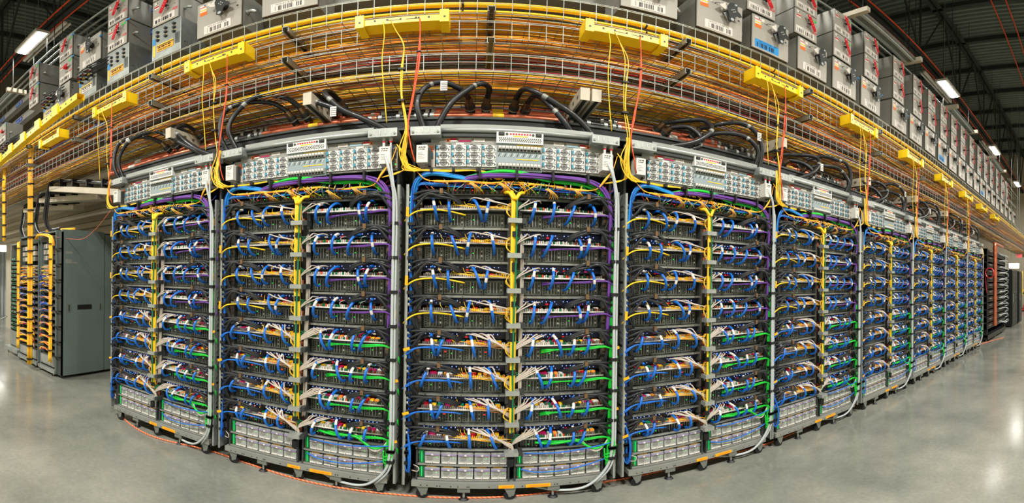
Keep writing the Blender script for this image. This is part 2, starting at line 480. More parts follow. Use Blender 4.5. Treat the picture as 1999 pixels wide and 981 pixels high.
def wire_mesh(side, low, v):
    b = MB(); rnd = random.Random(v * 3 + 11 + low)
    if side == 'L':
        for j in range(6):
            x = rnd.uniform(.1, .42)
            b.tube([(x, .02, .008), (x + .012, -.006, .018 + rnd.random() * .01), (min(TW, x + .09), -.012, .008 + rnd.uniform(-.006, .006)), (TW + .01, -.02, -.006 + rnd.uniform(-.015, .02)), (TW + .035, -.03, .0 + rnd.uniform(-.05, .04))], .0013, rnd.choice(['orange', 'yellow', 'yellow_fibre']), n=4, k=3)
        for j in range(4):
            x = rnd.uniform(.06, .3); b.tube([(x, .09, .045), (x + .01, .05, .055), (x + .02, .02, .03), (x + .035, .01, .01)], .0015, 'yellow', n=4, k=3)
    else:
        for j in range(7):
            x = rnd.uniform(.0, .1)
            b.tube([(x, .02, .006), (x - .015, -.008, .014), (-.02, -.02, rnd.uniform(-.01, .04)), (-.035, -.03, rnd.uniform(.0, .05)), (-.045, -.028, rnd.uniform(-.03, .07))], .0016, 'green_dark', n=4, k=3)
        for j in range(5):
            x = rnd.uniform(.15, .42); b.tube([(x, .08, .05), (x + .01, .05, .04), (x - .01, .02, .03), (x + rnd.uniform(-.03, .03), .01, .01)], .0022, rnd.choice(['offwhite', 'green_dark', 'magenta']), n=4, k=3)
    return b
def drop_mesh(side, low, v):
    b = MB(); rnd = random.Random(v + 91)
    if side == 'L':
        c = 'blue_hose' if low else 'yellow'
        for j in range(2 if low else 1):
            b.tube([(-.095, -.02, -.075), (-.06, -.03, -.04 - .01 * j), (-.01, -.03, -.018), (.08, -.02, -.012 - .006 * j), (.16, -.005, -.02), (.24, .02, -.035)], .0048, c, n=6, k=3)
        if low: b.tube([(-.07, -.01, .0), (-.04, -.03, .02), (.0, -.02, .03), (.04, .03, .04)], .006, 'black_rubber', n=6, k=3)
    else:
        c = 'green' if low else 'purple'
        for j in range(3 if low else 2):
            b.tube([(TW + .095, -.02, -.09 - .012 * j), (TW + .07, -.028, -.05), (TW + .01, -.03, -.012 - .003 * j), (TW * .75, -.018, -.020 - .006 * j), (TW * .5, -.01, -.026), (TW * .25, .02, -.03 - .01 * j)], .0038, c, n=6, k=3)
    return b
def tag_mesh(side, v):
    b = MB(); o = -.085 if side == 'L' else TW + .06
    b.prism([(o, -.04), (o + .035, -.028), (o + .03, -.012), (o - .005, -.024)] if v % 2 else [(o, -.05), (o + .016, -.052), (o + .018, .0), (o + .002, .002)], -.045, -.043, 'orange_tag')
    return b
HB = {(s, v): hose_mesh(v, s).build('coolant_hose').data for s in 'LR' for v in range(6)}
for o in [o for o in COL.objects if o.name.startswith('coolant_hose')]: bpy.data.objects.remove(o)
def make_tray(side, low, v):
    root = chassis(v, side).build('server_tray'); P = []
    P.append(conn_board(side, low, v).build('connector_board', root))
    P.append(indicator(v).build('indicator_strip', root))
    for q, bm_ in enumerate(black_meshes(side, v)): P.append(bm_.build('black_hose', root))
    for bm_ in white_mesh(side, low, v): P.append(bm_.build('white_cable', root))
    P.append(wire_mesh(side, low, v).build('thin_wires', root)); P[-1]['kind'] = 'stuff'
    P.append(drop_mesh(side, low, v).build('side_cable', root))
    if v % 2 == 0: P.append(tag_mesh(side, v // 2).build('yellow_tag', root))
    xs = (.055, .145, .275, .375) if side == 'L' else (.08, .185, .315, .395)
    for i, x in enumerate(xs):
        h = bpy.data.objects.new('blue_hose', HB[(side, (v + i) % 6)]); COL.objects.link(h); h.parent = root
        h.location = (x, 0, random.uniform(-.004, .004)); P.append(h)
    return Proto(root, P)
def join(pr, name):
    """far copies: the tray as one mesh"""
    vs = []; fs = []; ms = []; mats = []; sm = []
    for o in [pr.root] + pr.parts:
        off = len(vs); d = Vector(o.location) if o is not pr.root else Vector((0, 0, 0))
        if o is not pr.root and o.parent is not pr.root: d = d + Vector(o.parent.location)
        vs += [tuple(q.co + d) for q in o.data.vertices]
        for p in o.data.polygons:
            mm = o.data.materials[p.material_index]
            if mm not in mats: mats.append(mm)
            fs.append([i + off for i in p.vertices]); ms.append(mats.index(mm)); sm.append(p.use_smooth)
    me = bpy.data.meshes.new(name); me.from_pydata(vs, [], fs)
    for q in mats: me.materials.append(q)
    me.polygons.foreach_set('material_index', ms); me.polygons.foreach_set('use_smooth', sm)
    o = bpy.data.objects.new(name, me); COL.objects.link(o)
    return Proto(o, [])
TR = {(s, low, v): make_tray(s, low, v + (10 if low else 0)) for s in 'LR' for low in (0, 1) for v in range(2)}
TRF = {k: join(p, 'server_tray') for k, p in TR.items() if k[2] == 0}

PITCH = 1.24
COLX = [-2.254, -1.015, .223, 1.464, 2.671, 3.932, 5.181, 6.374, 7.584]
RX = [c - .612 for c in COLX]
NR = 9
RY = 2.13
FAR = 5
def zs(r): return 1.765 - .19 * r
HOSE_WORD = {('L', 0): 'yellow side cable', ('L', 1): 'blue side cable', ('R', 0): 'purple side cable', ('R', 1): 'green side cable'}
for k in range(NR):
    for r in range(8):
        for s in 'LR':
            low = 1 if r >= 4 else 0
            pr = TRF[(s, low, 0)] if k >= FAR else TR[(s, low, (r + k) % 2)]
            o = pr.place((RX[k] + (.105 if s == 'L' else .66), RY, zs(r)))
            tag(o, 'blue-hosed server tray, %s row down, %s half of the %s rack from left' % (ORD[r], 'left' if s == 'L' else 'right', ORD[k]),
                'server tray', 'server trays in the long rack row')

# ------------------------------------------------------------------ rack bodies (local x from the left boundary, y from the front plane, z from the floor)
def make_rack(far):
    b = MB(); P_ = PITCH
    # fins and side panels
    for x in (.02, P_ - .02):
        b.box(x - .0025, x + .0025, -.03, .42, .108, 1.90, 'zinc')
        b.box(x - .0025, x + (.014 if x < .5 else .0025), -.03, -.027, .108, 1.90, 'zinc') if x < .5 else b.box(x - .014, x + .0025, -.03, -.027, .108, 1.90, 'zinc')
        for i in range(9): b.box(x - .0035, x + .0035, -.012, -.006, .25 + i * .19, .275 + i * .19, 'black')
    b.box(.04, .055, .05, .75, .13, 2.2, 'dark_steel'); b.box(P_ - .055, P_ - .04, .05, .75, .13, 2.2, 'dark_steel')
    b.box(.04, P_ - .04, .74, .76, .13, 2.2, 'black_metal')
    b.box(.04, P_ - .04, .05, .75, 2.17, 2.2, 'black_metal')
    b.box(.08, 1.17, .03, .7, .352, .362, 'black_metal')               # shelf over the power tiers
    b.box(.085, 1.165, .02, .03, .345, .357, 'zinc')
    b.box(.585, .655, .03, .06, .36, 1.86, 'black_metal')                # centre divider
    for r in range(8):
        b.box(.59, .60, .018, .03, zs(r) - .16, zs(r) + .02, 'manifold'); b.box(.64, .65, .018, .03, zs(r) - .16, zs(r) + .02, 'dark_steel')
        b.box(.605, .625, .02, .03, zs(r) - .07, zs(r) - .035, 'copper')
        b.box(.628, .634, .02, .03, zs(r) + .0, zs(r) + .02, 'dark_red')
    b.box(.05, .66, .02, .12, 1.825, 1.838, 'frame_gray'); b.box(.66, 1.2, .02, .12, 1.825, 1.838, 'frame_gray')
    root = b.build('server_rack'); P = []
    # base with holes and stickers
    b = MB(); b.box(.07, 1.17, -.01, .6, .104, .136, 'shelf_gray'); b.box(.07, 1.17, -.02, -.010, .098, .138, 'shelf_gray')
    for x in (.12, .155, .21, .225, .285, .325, .375, .385, .495, .68, .86, .875, .95, 1.0, 1.06, 1.12): b.box(x, x + .006, -.0215, -.02, .108, .114, 'black')
    P.append(b.build('base_frame', root))
    for (x0, x1) in ((.55, .635), (.70, .84)):
        b = MB(); b.box(x0, x1, -.023, -.02, .100, .122, 'orange_tag')
        dashes(b, x0 + .02, x1 - .01, .112, -.0235, .004, 'label_orange'); dashes(b, x0 + .02, x1 - .015, .105, -.0235, .003, 'label_orange')
        P.append(b.build('yellow_sticker', root))
    for x in (.13, .615, 1.12):
        b = MB(); b.prism([(-.035, .095), (.035, .095), (.022, .035), (-.004, .028)], -.0, .005, 'galv'); b.prism([(-.035, .095), (.035, .095), (.022, .035), (-.004, .028)], .035, .04, 'galv')
        b.cyl((0, .007, .036), 'y', .036, .026, 'black', 16); b.cyl((0, -.004, .036), 'y', .01, .048, 'galv', 8)
        c = b.build('caster', root); c.location = (x, -.008, 0); P.append(c)
    for x in (.36, .86):
        b = MB(); b.box(-.035, .035, -.0, .05, .062, .098, 'galv'); b.cyl((0, .022, .01), 'z', .007, .06, 'zinc', 8); b.cyl((0, .022, 0), 'z', .03, .014, 'black', 14, .018)
        c = b.build('levelling_foot', root); c.location = (x, -.012, 0); P.append(c)
    for (x0, sg) in ((.072, 1), (1.14, 1)):
        b = MB(); b.box(x0, x0 + .028, .02, .05, .37, 1.82, 'manifold')
        for r in range(8):
            b.box(x0 + .003, x0 + .025, .012, .02, zs(r) - .05, zs(r) - .03, 'brass')
        P.append(b.build('coolant_manifold', root))
    for x0 in (.05, 1.172):
        b = MB(); b.box(x0, x0 + .012, .03, .05, .37, 1.82, 'frame_gray'); P.append(b.build('post', root))
    # header beam
    b = MB(); b.box(.2, 1.06, -.01, .08, 2.225, 2.268, 'steel'); b.tube([(.2, .0, 2.235), (1.06, .0, 2.235)], .016, 'zinc', n=10, k=1)
    b.box(.2, 1.06, -.0, .03, 2.195, 2.222, 'dark_steel'); P.append(b.build('header_beam', root))
    # manifold boxes on both ends
    for x0 in (.04, 1.04):
        b = MB(); b.box(x0, x0 + .165, -.06, .06, 2.185, 2.238, 'zinc'); b.box(x0 + .002, x0 + .163, -.05, .06, 2.235, 2.242, 'zinc')
        for j in range(4): b.box(x0 + .035 + j * .032, x0 + .038 + j * .032, -.0625, -.06, 2.2, 2.228, 'white')
        for xx in (x0 + .014, x0 + .15): b.cyl((xx, -.066, 2.205), 'y', .007, .006, 'galv', 8)
        P.append(b.build('hose_junction_box', root))
    # white label boxes
    for x0 in (.075, 1.105):
        b = MB(); b.box(x0, x0 + .06, -.055, .03, 2.02, 2.125, 'white'); b.box(x0 + .06, x0 + .075, -.02, .05, 2.01, 2.12, 'dark_steel')
        dashes(b, x0 + .012, x0 + .05, 2.108, -.0555, .006); dashes(b, x0 + .012, x0 + .044, 2.096, -.0555, .006)
        for j in range(4): b.box(x0 + .008, x0 + .045 - (j % 2) * .012, -.0557, -.055, 2.045 + j * .01, 2.0465 + j * .01, 'ink')
        P.append(b.build('label_box', root))
    return Proto(root, P)
# power shelves at the foot of a rack
def make_power_tier(yellow, far):
    b = MB(); W_ = .50
    b.box(0, W_, .02, .5, 0, .088, 'black_metal'); b.box(-.012, W_ + .006, .0, .03, -.010, -.0, 'shelf_gray'); b.box(-.014, -.004, .0, .03, -.01, .09, 'frame_gray'); b.box(W_ - .004, W_ + .006, .0, .03, -.01, .09, 'frame_gray')
    root = b.build('power_shelf'); P = []
    g = MB(); g.box(.002, .030, .012, .02, .002, .086, 'green_dark'); g.box(.015, .020, .009, .012, .008, .082, 'led_strip'); g.box(.002, .012, .009, .012, .01, .02, 'brass')
    P.append(g.build('status_light', root))
    pm = None
    for j in range(5):
        if pm is None:
            g = MB(); g.box(0, .086, .010, .02, .004, .080, 'perforated'); g.box(.001, .085, .008, .010, .06, .072, 'shelf_gray')
            g.box(.004, .038, .005, .010, .006, .013, 'white'); g.box(.046, .082, .005, .010, .006, .013, 'white'); g.box(.040, .043, .0, .01, .004, .018, 'white')
            g.box(.058, .082, .008, .010, .052, .058, 'offwhite'); g.box(.066, .069, .0075, .010, .043, .046, 'led_green'); g.cyl((.030, .0098, .040), 'y', .019, .0004, 'shelf_gray', 16)
            if yellow: g.box(.012, .066, .010, .0195, .0805, .0865, 'orange_tag')
            c = g.build('power_module', root); pm = c
            g = MB(); g.box(.001, .085, .003, .008, .061, .071, 'lilac'); g.box(.036, .048, .001, .003, .061, .071, 'white'); lv = g.build('latch_bar', c); l2 = lv
        else:
            c = pm.copy(); COL.objects.link(c); c.parent = root
            l2 = lv.copy(); COL.objects.link(l2); l2.parent = c
        c.location = (.034 + j * .0925, 0, 0); P += [c, l2]
    return Proto(root, P)
# top power shelf: twelve fan modules
def make_fan_shelf(mirror):
    sg = -1 if mirror else 1
    b = MB(); X = lambda x: x if not mirror else .43 - x
    def bx(x0, x1, *a): b.box(min(X(x0), X(x1)), max(X(x0), X(x1)), *a)
    bx(.0, .43, .03, .4, 0, .135, 'dark_steel'); bx(.0, .43, .015, .03, -.012, .002, 'shelf_gray'); bx(.01, .43, .014, .03, .134, .152, 'shelf_gray'); bx(.06, .43, .02, .03, .152, .185, 'shelf_gray')
    bx(.0, .085, .012, .03, .0, .134, 'offwhite'); bx(.004, .03, .010, .012, .06, .12, 'dark_steel'); bx(.05, .075, .009, .012, .095, .13, 'copper'); bx(.05, .075, .009, .012, .05, .09, 'module'); bx(.055, .068, .007, .009, .065, .082, 'blue_hose')
    for q in (.035, .058): b.cyl((X(q), .004, .018), 'y', .009, .01, 'black', 10)
    for j in range(4): bx(.008, .014, .010, .012, .01 + j * .012, .015 + j * .012, 'led_green' if j == 1 else 'orange')
    bx(.2, .245, .012, .014, .138, .15, 'white'); bx(.30, .36, .018, .02, .158, .178, 'label'); bx(.215, .285, .018, .02, .158, .168, 'magenta' if not mirror else 'sky_blue'); bx(.215, .285, .018, .02, .169, .18, 'offwhite')
    bx(.17, .205, .018, .02, .169, .18, 'red'); bx(.17, .205, .018, .02, .158, .168, 'white'); bx(.145, .167, .018, .02, .158, .178, 'label_orange')
    b.prism([(X(.148), .160), (X(.164), .160), (X(.156), .175)], .0172, .018, 'ink')
    for j in range(3): bx(.305, .352, .0175, .018, .162 + j * .005, .1632 + j * .005, 'ink')
    for j in range(5): bx(.10 + j * .06, .115 + j * .06, .0125, .014, .140, .143, 'vent')
    for j in range(6):
        b.tube([(X(.015 + j * .003), .0, .125), (X(.03 + j * .004), -.02, .130 - j * .003), (X(.02 + j * .003), -.015, .10), (X(.03), .0, .07 + j * .004)], .0022, ['blue_hose', 'offwhite', 'yellow', 'black', 'dark_red', 'offwhite'][j], n=4, k=3)
    root = b.build('fan_shelf'); P = []; src = None
    for c_ in range(4):
        for r in range(3):
            if src is None:
                g = MB(); g.box(0, .083, .008, .03, 0, .043, 'light_panel'); g.box(0, .0015, .007, .03, 0, .043, 'ink')
                g.box(.003, .012, -.002, .008, .016, .038, 'teal')
                for (ra, rb) in ((.004, .0065), (.010, .0125), (.0165, .0195)): g.ring((.043, .0235), ra, rb, 'black', .008, 16, .0015)
                g.box(.074, .078, .0065, .008, .012, .015, 'green_dark'); g.box(.074, .078, .0065, .008, .03, .034, 'ink')
                c = g.build('fan_module', root); src = c
                g = MB(); g.tube([(.017, .007, .010), (.015, -.008, .014), (.024, -.012, .016), (.062, -.012, .016), (.071, -.008, .014), (.070, .007, .010)], .002, 'black', n=5, k=2)
                hd = g.build('handle', c); h2 = hd
            else:
                c = src.copy(); COL.objects.link(c); c.parent = root
                h2 = hd.copy(); COL.objects.link(h2); h2.parent = c
            c.location = ((.09 if not mirror else .002) + c_ * .085, 0, .003 + r * .0442); P += [c, h2]
    return Proto(root, P)
def make_breaker_panel():
    b = MB(); W_ = .255
    b.box(0, W_, .0, .3, 0, .235, 'panel_blue'); b.box(-.003, W_ + .003, -.012, .02, .165, .24, 'light_panel')
    for x in (.008, .215): b.box(x, x + .032, -.016, -.012, .212, .232, 'black'); b.box(x + .006, x + .026, -.018, -.016, .217, .227, 'dark_steel')
    for x in (.054, .2): b.cyl((x, -.016, .222), 'y', .007, .004, 'dark_steel', 10)
    for j in range(8): b.cyl((.075 + j * .0155, -.015, .223), 'y', .0052, .003, 'red', 10)
    b.box(.09, .17, -.0135, -.012, .206, .212, 'yellow')
    for r in range(3):
        for j in range(22): b.box(.01 + j * .0108 + (r % 2) * .004, .016 + j * .0108 + (r % 2) * .004, -.0128, -.012, .175 + r * .009, .181 + r * .009, 'ink')
    b.box(.11, W_, -.002, 0, .155, .160, 'yellow'); b.box(.11, W_ - .02, -.002, 0, .068, .073, 'yellow')
    for j in range(14):
        x = .006 + j * .0172
        b.quad([(x, -.003, .085), (x + .004, -.003, .085), (x + .014, -.003, .105), (x + .010, -.003, .105)], 'white' if j % 2 else 'dark_steel')
    for z in (.118, .012):
        b.box(.004, W_ - .004, -.008, 0, z, z + .034, 'shelf_gray')
        for j in range(12):
            x = .01 + j * .0198; b.box(x, x + .015, -.014, -.008, z + .012, z + .03, 'white'); b.box(x + .003, x + .012, -.019, -.014, z + .01, z + .018, 'steel'); b.box(x, x + .015, -.0095, -.008, z + .002, z + .009, 'ink')
    return Proto(b.build('breaker_panel'), [])
def make_switch():
    b = MB(); rnd = random.Random(5)
    b.box(.09, 1.15, .03, .4, 1.842, 1.885, 'black_metal'); b.box(.12, 1.12, .026, .03, 1.848, 1.88, 'module')
    for j in range(40):
        x = .13 + j * .0245; b.box(x, x + .015, .024, .026, 1.855, 1.870, 'black')
        if rnd.random() < .5: b.box(x + .004, x + .009, .023, .026, 1.873, 1.877, rnd.choice(['led_green', 'led_green', 'orange', 'led_red']))
    root = b.build('network_switch'); P = []
    g = MB()
    for j in range(70):
        x = rnd.uniform(.14, 1.12); c = rnd.choice(['offwhite', 'offwhite', 'yellow', 'orange', 'blue_deep', 'green_dark', 'black', 'dark_red', 'yellow_fibre'])
        dx = rnd.uniform(-.1, .1); g.tube([(x, .02, 1.86), (x + dx * .3, -.02, 1.865 + rnd.random() * .03), (x + dx * .8, -.03, 1.89 + rnd.random() * .03), (x + dx, -.0, 1.92 + rnd.random() * .02)], .0026, c, n=4, k=3)
    P.append(g.build('patch_cables', root))
    return Proto(root, P)
# cable bundles of a rack
def strand_bundle(b, pts, r, n_, sr_, mats, k=5, tw=.5, nn=6):
    """several parallel strands around a path"""
    rnd = random.Random(len(b.v) + n_)
    for j in range(n_):
        a = 2 * PI * j / n_ + rnd.random(); rr = r * (1 if j else 0) * rnd.uniform(.6, 1)
        q = []
        for i, p in enumerate(pts):
            aa = a + tw * i
            d1 = Vector((math.cos(aa) * rr, math.sin(aa * 1.3) * rr * .8, math.sin(aa) * rr))
            q.append(Vector(p) + d1)
        b.tube(q, sr_, mats[j % len(mats)], n=nn, k=k)
def straps(b, x, y, zs_, w_=.03, d=.03, h=.018):
    for z in zs_: b.box(x - w_ / 2, x + w_ / 2, y - d / 2, y + d / 2, z, z + h, 'black')
def side_bundles(k):
    X, Y = RX[k], RY
    lab = 'of %s rack from left' % ORD[k]
    rnd = random.Random(k)
    b = MB(); b2 = []
    strand_bundle(b, [(.40, -.02, 1.915), (.28, -.03, 1.945), (.14, -.035, 1.96), (.07, -.03, 1.90), (.052, -.02, 1.75), (.05, -.0, 1.6), (.05, .02, 1.5)], .014, 7, .0062, ['blue_cable', 'blue_cable', 'blue_deep', 'blue_cable'])
    strand_bundle(b, [(.06, -.01, 1.8), (.047, -.01, 1.55), (.05, -.012, 1.2), (.046, -.014, 1.0), (.05, -.015, .6), (.05, -.02, .36), (.055, -.025, .2)], .007, 3, .005, ['blue_cable', 'blue_deep', 'blue_deep'])
    for j in range(2): b.tube([(.045, -.02, .46 + j * .02), (.06 + j * .006, -.05, .36), (.055 + j * .006, -.05, .24 - j * .012), (.04, -.03, .22), (.035, -.02, .3)], .0034, 'blue_hose', n=5, k=4)
    straps(b, .05, -.02, [zs(r) - .10 for r in range(8)] + [.33, .26], .04, .036)
    for j in range(5): b.tube([(.06 + j * .004, -.02, 1.86), (.10, -.03, 1.895 + j * .003), (.2, -.03, 1.885 + j * .004), (.4, -.02, 1.89 + rnd.uniform(-.012, .012)), (.6 + j * .1, -.01, 1.885 + rnd.uniform(-.01, .01)), (.85 + j * .03, -.02, 1.885 + rnd.uniform(-.012, .008)), (1.08, -.02, 1.875), (1.15, -.02, 1.82)], .0032, 'blue_cable' if j % 2 else 'blue_deep', n=5, k=4)
    b.tube([(.08, -.02, .255), (.11, -.035, .245), (.105, -.03, .215), (.07, -.02, .215)], .003, 'offwhite', k=3)
    tag(b.build('blue_cable_bundle', loc=(X, Y, 0)), 'bright blue cable bundle strapped down the left edge ' + lab, 'cable bundle', 'blue bundles on the left rack edges')
    b = MB(); rz_ = random.Random(k + 50)
    for j in range(4):
        pts = [(.085, .0, 1.80)]
        for r in range(8): pts += [(.07 + rz_.uniform(-.015, .01), -.02 + rz_.uniform(-.01, .01), zs(r) - .04), (.085 + rz_.uniform(-.01, .012), -.01, zs(r) - .12)]
        b.tube(pts[:-1], .0075, 'black_rubber', n=6, k=3)
    tag(b.build('black_cable_bundle', loc=(X, Y, 0)), 'wavy black cables beside the blue bundle, left edge ' + lab, 'cable bundle', 'black bundles on the left rack edges')
    b = MB()
    for j in range(3):
        pts = [(1.165, .01, 1.78)]
        for r in range(8): pts += [(1.17 + rz_.uniform(-.012, .01), -.012, zs(r) - .03), (1.15 + rz_.uniform(-.015, .012), -.005, zs(r) - .12)]
        b.tube(pts[:-1], .0075, 'black_rubber', n=6, k=3)
    tag(b.build('black_cable_bundle', loc=(X, Y, 0)), 'wavy black cables inside the right edge ' + lab, 'cable bundle', 'black bundles on the right rack edges')
    b = MB()
    top = [(.28, -.02, 1.915), (.42, -.03, 1.945), (.58, -.035, 1.955), (.8, -.04, 1.955), (1.02, -.04, 1.945), (1.12, -.035, 1.90), (1.165, -.03, 1.80), (1.172, -.02, 1.6)]
    strand_bundle(b, top + [(1.175, -.015, 1.3), (1.17, -.01, 1.0)], .014, 8, .006, ['purple'])
    for x in (.42, .62, .82, 1.02): b.box(x - .006, x + .006, -.065, -.0, 1.925, 1.985, 'black')
    tag(b.build('purple_cable_bundle', loc=(X, Y, 0)), 'purple cable bundle across the top and down the right edge ' + lab, 'cable bundle', 'purple bundles along the rack tops')
    b = MB()
    strand_bundle(b, [(.3, -.0, 1.925), (.45, -.02, 1.965), (.6, -.03, 1.978), (.8, -.02, 1.94), (1.02, -.02, 1.925), (1.12, -.02, 1.87), (1.17, -.02, 1.78), (1.185, -.015, 1.5), (1.19, -.02, 1.1), (1.185, -.02, .7), (1.18, -.025, .45), (1.175, -.03, .3), (1.17, -.03, .22)], .012, 7, .0052, ['green'])
    for j in range(3): b.tube([(1.16, -.02, .50 - j * .06), (1.20, -.05, .42 - j * .05), (1.20, -.05, .28 + j * .02), (1.155, -.04, .26 + j * .02), (1.15, -.03, .34)], .0045, 'green', k=4)
    tag(b.build('green_cable_bundle', loc=(X, Y, 0)), 'green cable bundle across the top and down the right edge ' + lab, 'cable bundle', 'green bundles along the rack edges')
    b = MB()
    b.cyl((1.125, -.03, 2.165), 'z', .013, .022, 'zinc', 10); b.cyl((1.165, -.03, 2.165), 'z', .013, .022, 'zinc', 10)
    b.cyl((1.125, -.03, 2.155), 'z', .009, .01, 'red', 10); b.cyl((1.165, -.03, 2.155), 'z', .009, .01, 'red', 10)
    b.tube([(1.125, -.03, 2.16), (1.128, -.035, 2.10), (1.16, -.07, 2.0), (1.185, -.06, 1.88), (1.192, -.055, 1.75), (1.19, -.05, 1.2), (1.192, -.052, .6), (1.19, -.05, .35), (1.16, -.04, .2), (1.05, -.025, .075), (.9, -.0, .05), (.75, .06, .06)], .0085, 'gray_conduit', n=8, k=5)
    b.tube([(1.165, -.03, 2.16), (1.168, -.045, 2.05), (1.19, -.065, 1.90), (1.208, -.055, 1.75), (1.206, -.05, 1.2), (1.208, -.052, .6), (1.206, -.05, .34), (1.18, -.045, .20), (1.10, -.02, .085)], .006, 'gray_conduit', n=8, k=5)
    straps(b, 1.193, -.04, [zs(r) - .10 for r in range(8)] + [.34, .265], .046, .04)
    tag(b.build('gray_conduit', loc=(X, Y, 0)), 'twin light gray flexible conduits curling under the base, right edge ' + lab, 'conduit', 'gray conduits on the right rack edges')
    # yellow fibres: loops by the label boxes and the run across the top
    b = MB()
    for j in range(12):
        a = rnd.uniform(0, .05)
        b.tube([(.02 + rnd.uniform(-.01, .01), -.05, 2.25), (.01 + rnd.uniform(-.02, .01), -.07, 2.1 - a), (.02 + rnd.uniform(-.02, .02), -.07, 2.03 - a), (.06 + rnd.uniform(-.01, .03), -.07, 1.985 - a * .4), (.13, -.05, 1.975 + rnd.uniform(-.004, .004)), (.25, -.03, 1.975 + rnd.uniform(-.006, .006)), (.38 + rnd.uniform(0, .08), -.02, 1.978), (.45 + rnd.uniform(-.05, .12), -.02, 1.93)], .0024, 'yellow_fibre', n=4, k=5)
    for j in range(4): b.tube([(.08, -.05, 1.965), (.12 + j * .004, -.055, 1.925 - j * .003), (.2, -.05, 1.905 + j * .003), (.33, -.04, 1.912 + rnd.uniform(-.008, .008)), (.45, -.03, 1.902 + j * .003), (.6, -.02, 1.915 + rnd.uniform(-.012, .008)), (.75, -.03, 1.905 + j * .002), (.86, -.02, 1.90 + rnd.uniform(-.012, .01)), (.97, -.04, 1.885 + j * .003), (1.07, -.04, 1.90), (1.12, -.06, 1.95 + j * .005), (1.17, -.05, 2.03), (1.2, -.04, 2.12)], .0025, 'orange' if j < 2 else 'yellow_fibre', n=5, k=5)
    for x in (.15, .27, .4): b.box(x, x + .015, -.06, -.015, 1.965, 1.985, 'black')
    for j in range(3): b.tube([(1.2, -.04, 2.14), (1.235 + j * .008, -.05, 2.07), (1.245 + j * .008, -.05, 1.99), (1.2, -.055, 1.955 + j * .004), (1.12, -.05, 1.94)], .0028, 'yellow_fibre', n=4, k=5)
    for (x, z) in ((.52, 1.9), (.36, 1.9), (.78, 1.88), (.93, 1.89)):
        for j in range(5): b.tube([(x, -.03, z), (x + .02, -.045, z - .01 + j * .003), (x + .035 + j * .008, -.03, z - .03), (x + .03 + j * .014, .02, z - .045)], .0024, ['orange', 'yellow_fibre', 'offwhite'][j % 3], n=4, k=3)
    tag(b.build('yellow_fibre_loops', loc=(X, Y, 0)), 'yellow fibre loops beside the label box and over the switch, ' + lab, 'fibre cable', 'yellow fibre loops on the rack tops')
    # centre column
    b = MB()
    strand_bundle(b, [(.60, -.02, 1.86), (.605, -.035, 1.83), (.61, -.045, 1.78), (.608, -.045, 1.4), (.612, -.045, 1.0), (.61, -.045, .7), (.612, -.04, .47)], .012, 6, .0078, ['yellow', 'yellow', 'yellow_fibre'])
    b.tube([(.64, -.0, 1.86), (.625, -.05, 1.80), (.622, -.058, 1.5), (.612, -.06, 1.0), (.616, -.058, .6), (.61, -.05, .46)], .005, 'green_dark', k=4)
    b.tube([(.56, -.01, 1.86), (.585, -.04, 1.85), (.605, -.055, 1.81)], .010, 'yellow', k=3); b.tube([(.665, -.01, 1.86), (.64, -.04, 1.85), (.615, -.055, 1.81)], .010, 'yellow', k=3)
    for r in range(7):
        for j in range(3): b.tube([(.60, -.05, zs(r) - .06), (.575 + rnd.uniform(-.01, .01), -.055, zs(r) - .03), (.575, -.045, zs(r) + rnd.uniform(-.01, .02)), (.60, -.045, zs(r) + .03)], .0014, 'yellow_fibre', n=4, k=3)
    root = b.build('yellow_fibre_column', loc=(X, Y, 0))
    for r in range(8):
        g = MB(); g.box(.575, .65, -.075, -.02, -.010, .016, 'zinc'); g.box(.652, .675, -.06, -.0, -.012, .018, 'dark_steel')
        c = g.build('cable_clamp', root); c.location = (0, 0, zs(r) - .075)
        g = MB(); g.cyl((.609, -.045, 0), 'z', .0185, .05 if r % 2 else .03, 'black', 10); c = g.build('black_sleeve', root); c.location = (0, 0, zs(r) - .16)
    tag(root, 'yellow vertical fibre bundle held by gray clamps, centre ' + lab, 'fibre bundle', 'yellow bundles down the rack centres')
    b = MB()
    strand_bundle(b, [(.66, .0, 1.62), (.662, -.0, 1.3), (.658, -.01, 1.0), (.66, -.012, .7), (.65, -.015, .5)], .009, 5, .0042, ['offwhite'])
    tag(b.build('white_cable_bundle', loc=(X, Y, 0)), 'off-white vertical cable bundle beside the yellow one, centre ' + lab, 'cable bundle', 'white bundles down the rack centres')
    b = MB()
    b.tube([(.69, .0, .335), (.85, -.012, .332), (1.0, -.03, .35), (1.15, -.04, .372), (1.19, -.03, .375)], .0042, 'blue_hose', k=4)
    b.tube([(.67, .0, .225), (.75, -.01, .205), (.9, -.018, .205), (1.05, -.025, .235), (1.19, -.03, .275)], .0042, 'blue_hose', k=4)
    tag(b.build('blue_patch_cable', loc=(X, Y, 0)), 'thin blue cables sagging across the lower right power modules ' + lab, 'cable', 'thin blue cables at the rack feet')
    b = MB()
    b.tube([(.97, .0, .415), (1.02, -.02, .40), (1.07, -.03, .34), (1.12, -.035, .335), (1.17, -.03, .40)], .0042, 'offwhite', k=4)
    b.tube([(.75, -.0, .405), (.85, -.02, .40), (.98, -.025, .41), (1.06, -.03, .36), (1.11, -.035, .35), (1.17, -.03, .38)], .008, 'green', k=4)
    tag(b.build('green_cable', loc=(X, Y, 0)), 'green and white cables dipping above the lower right power modules ' + lab, 'cable', 'green cables at the rack feet')
rack = make_rack(0); tiers = {y: make_power_tier(y, 0) for y in (0, 1)}; fans = {m_: make_fan_shelf(m_) for m_ in (0, 1)}; bp_ = make_breaker_panel(); sw = make_switch()
fart = {y: join(p, 'power_shelf') for y, p in tiers.items()}; farf = {y: join(p, 'fan_shelf') for y, p in fans.items()}
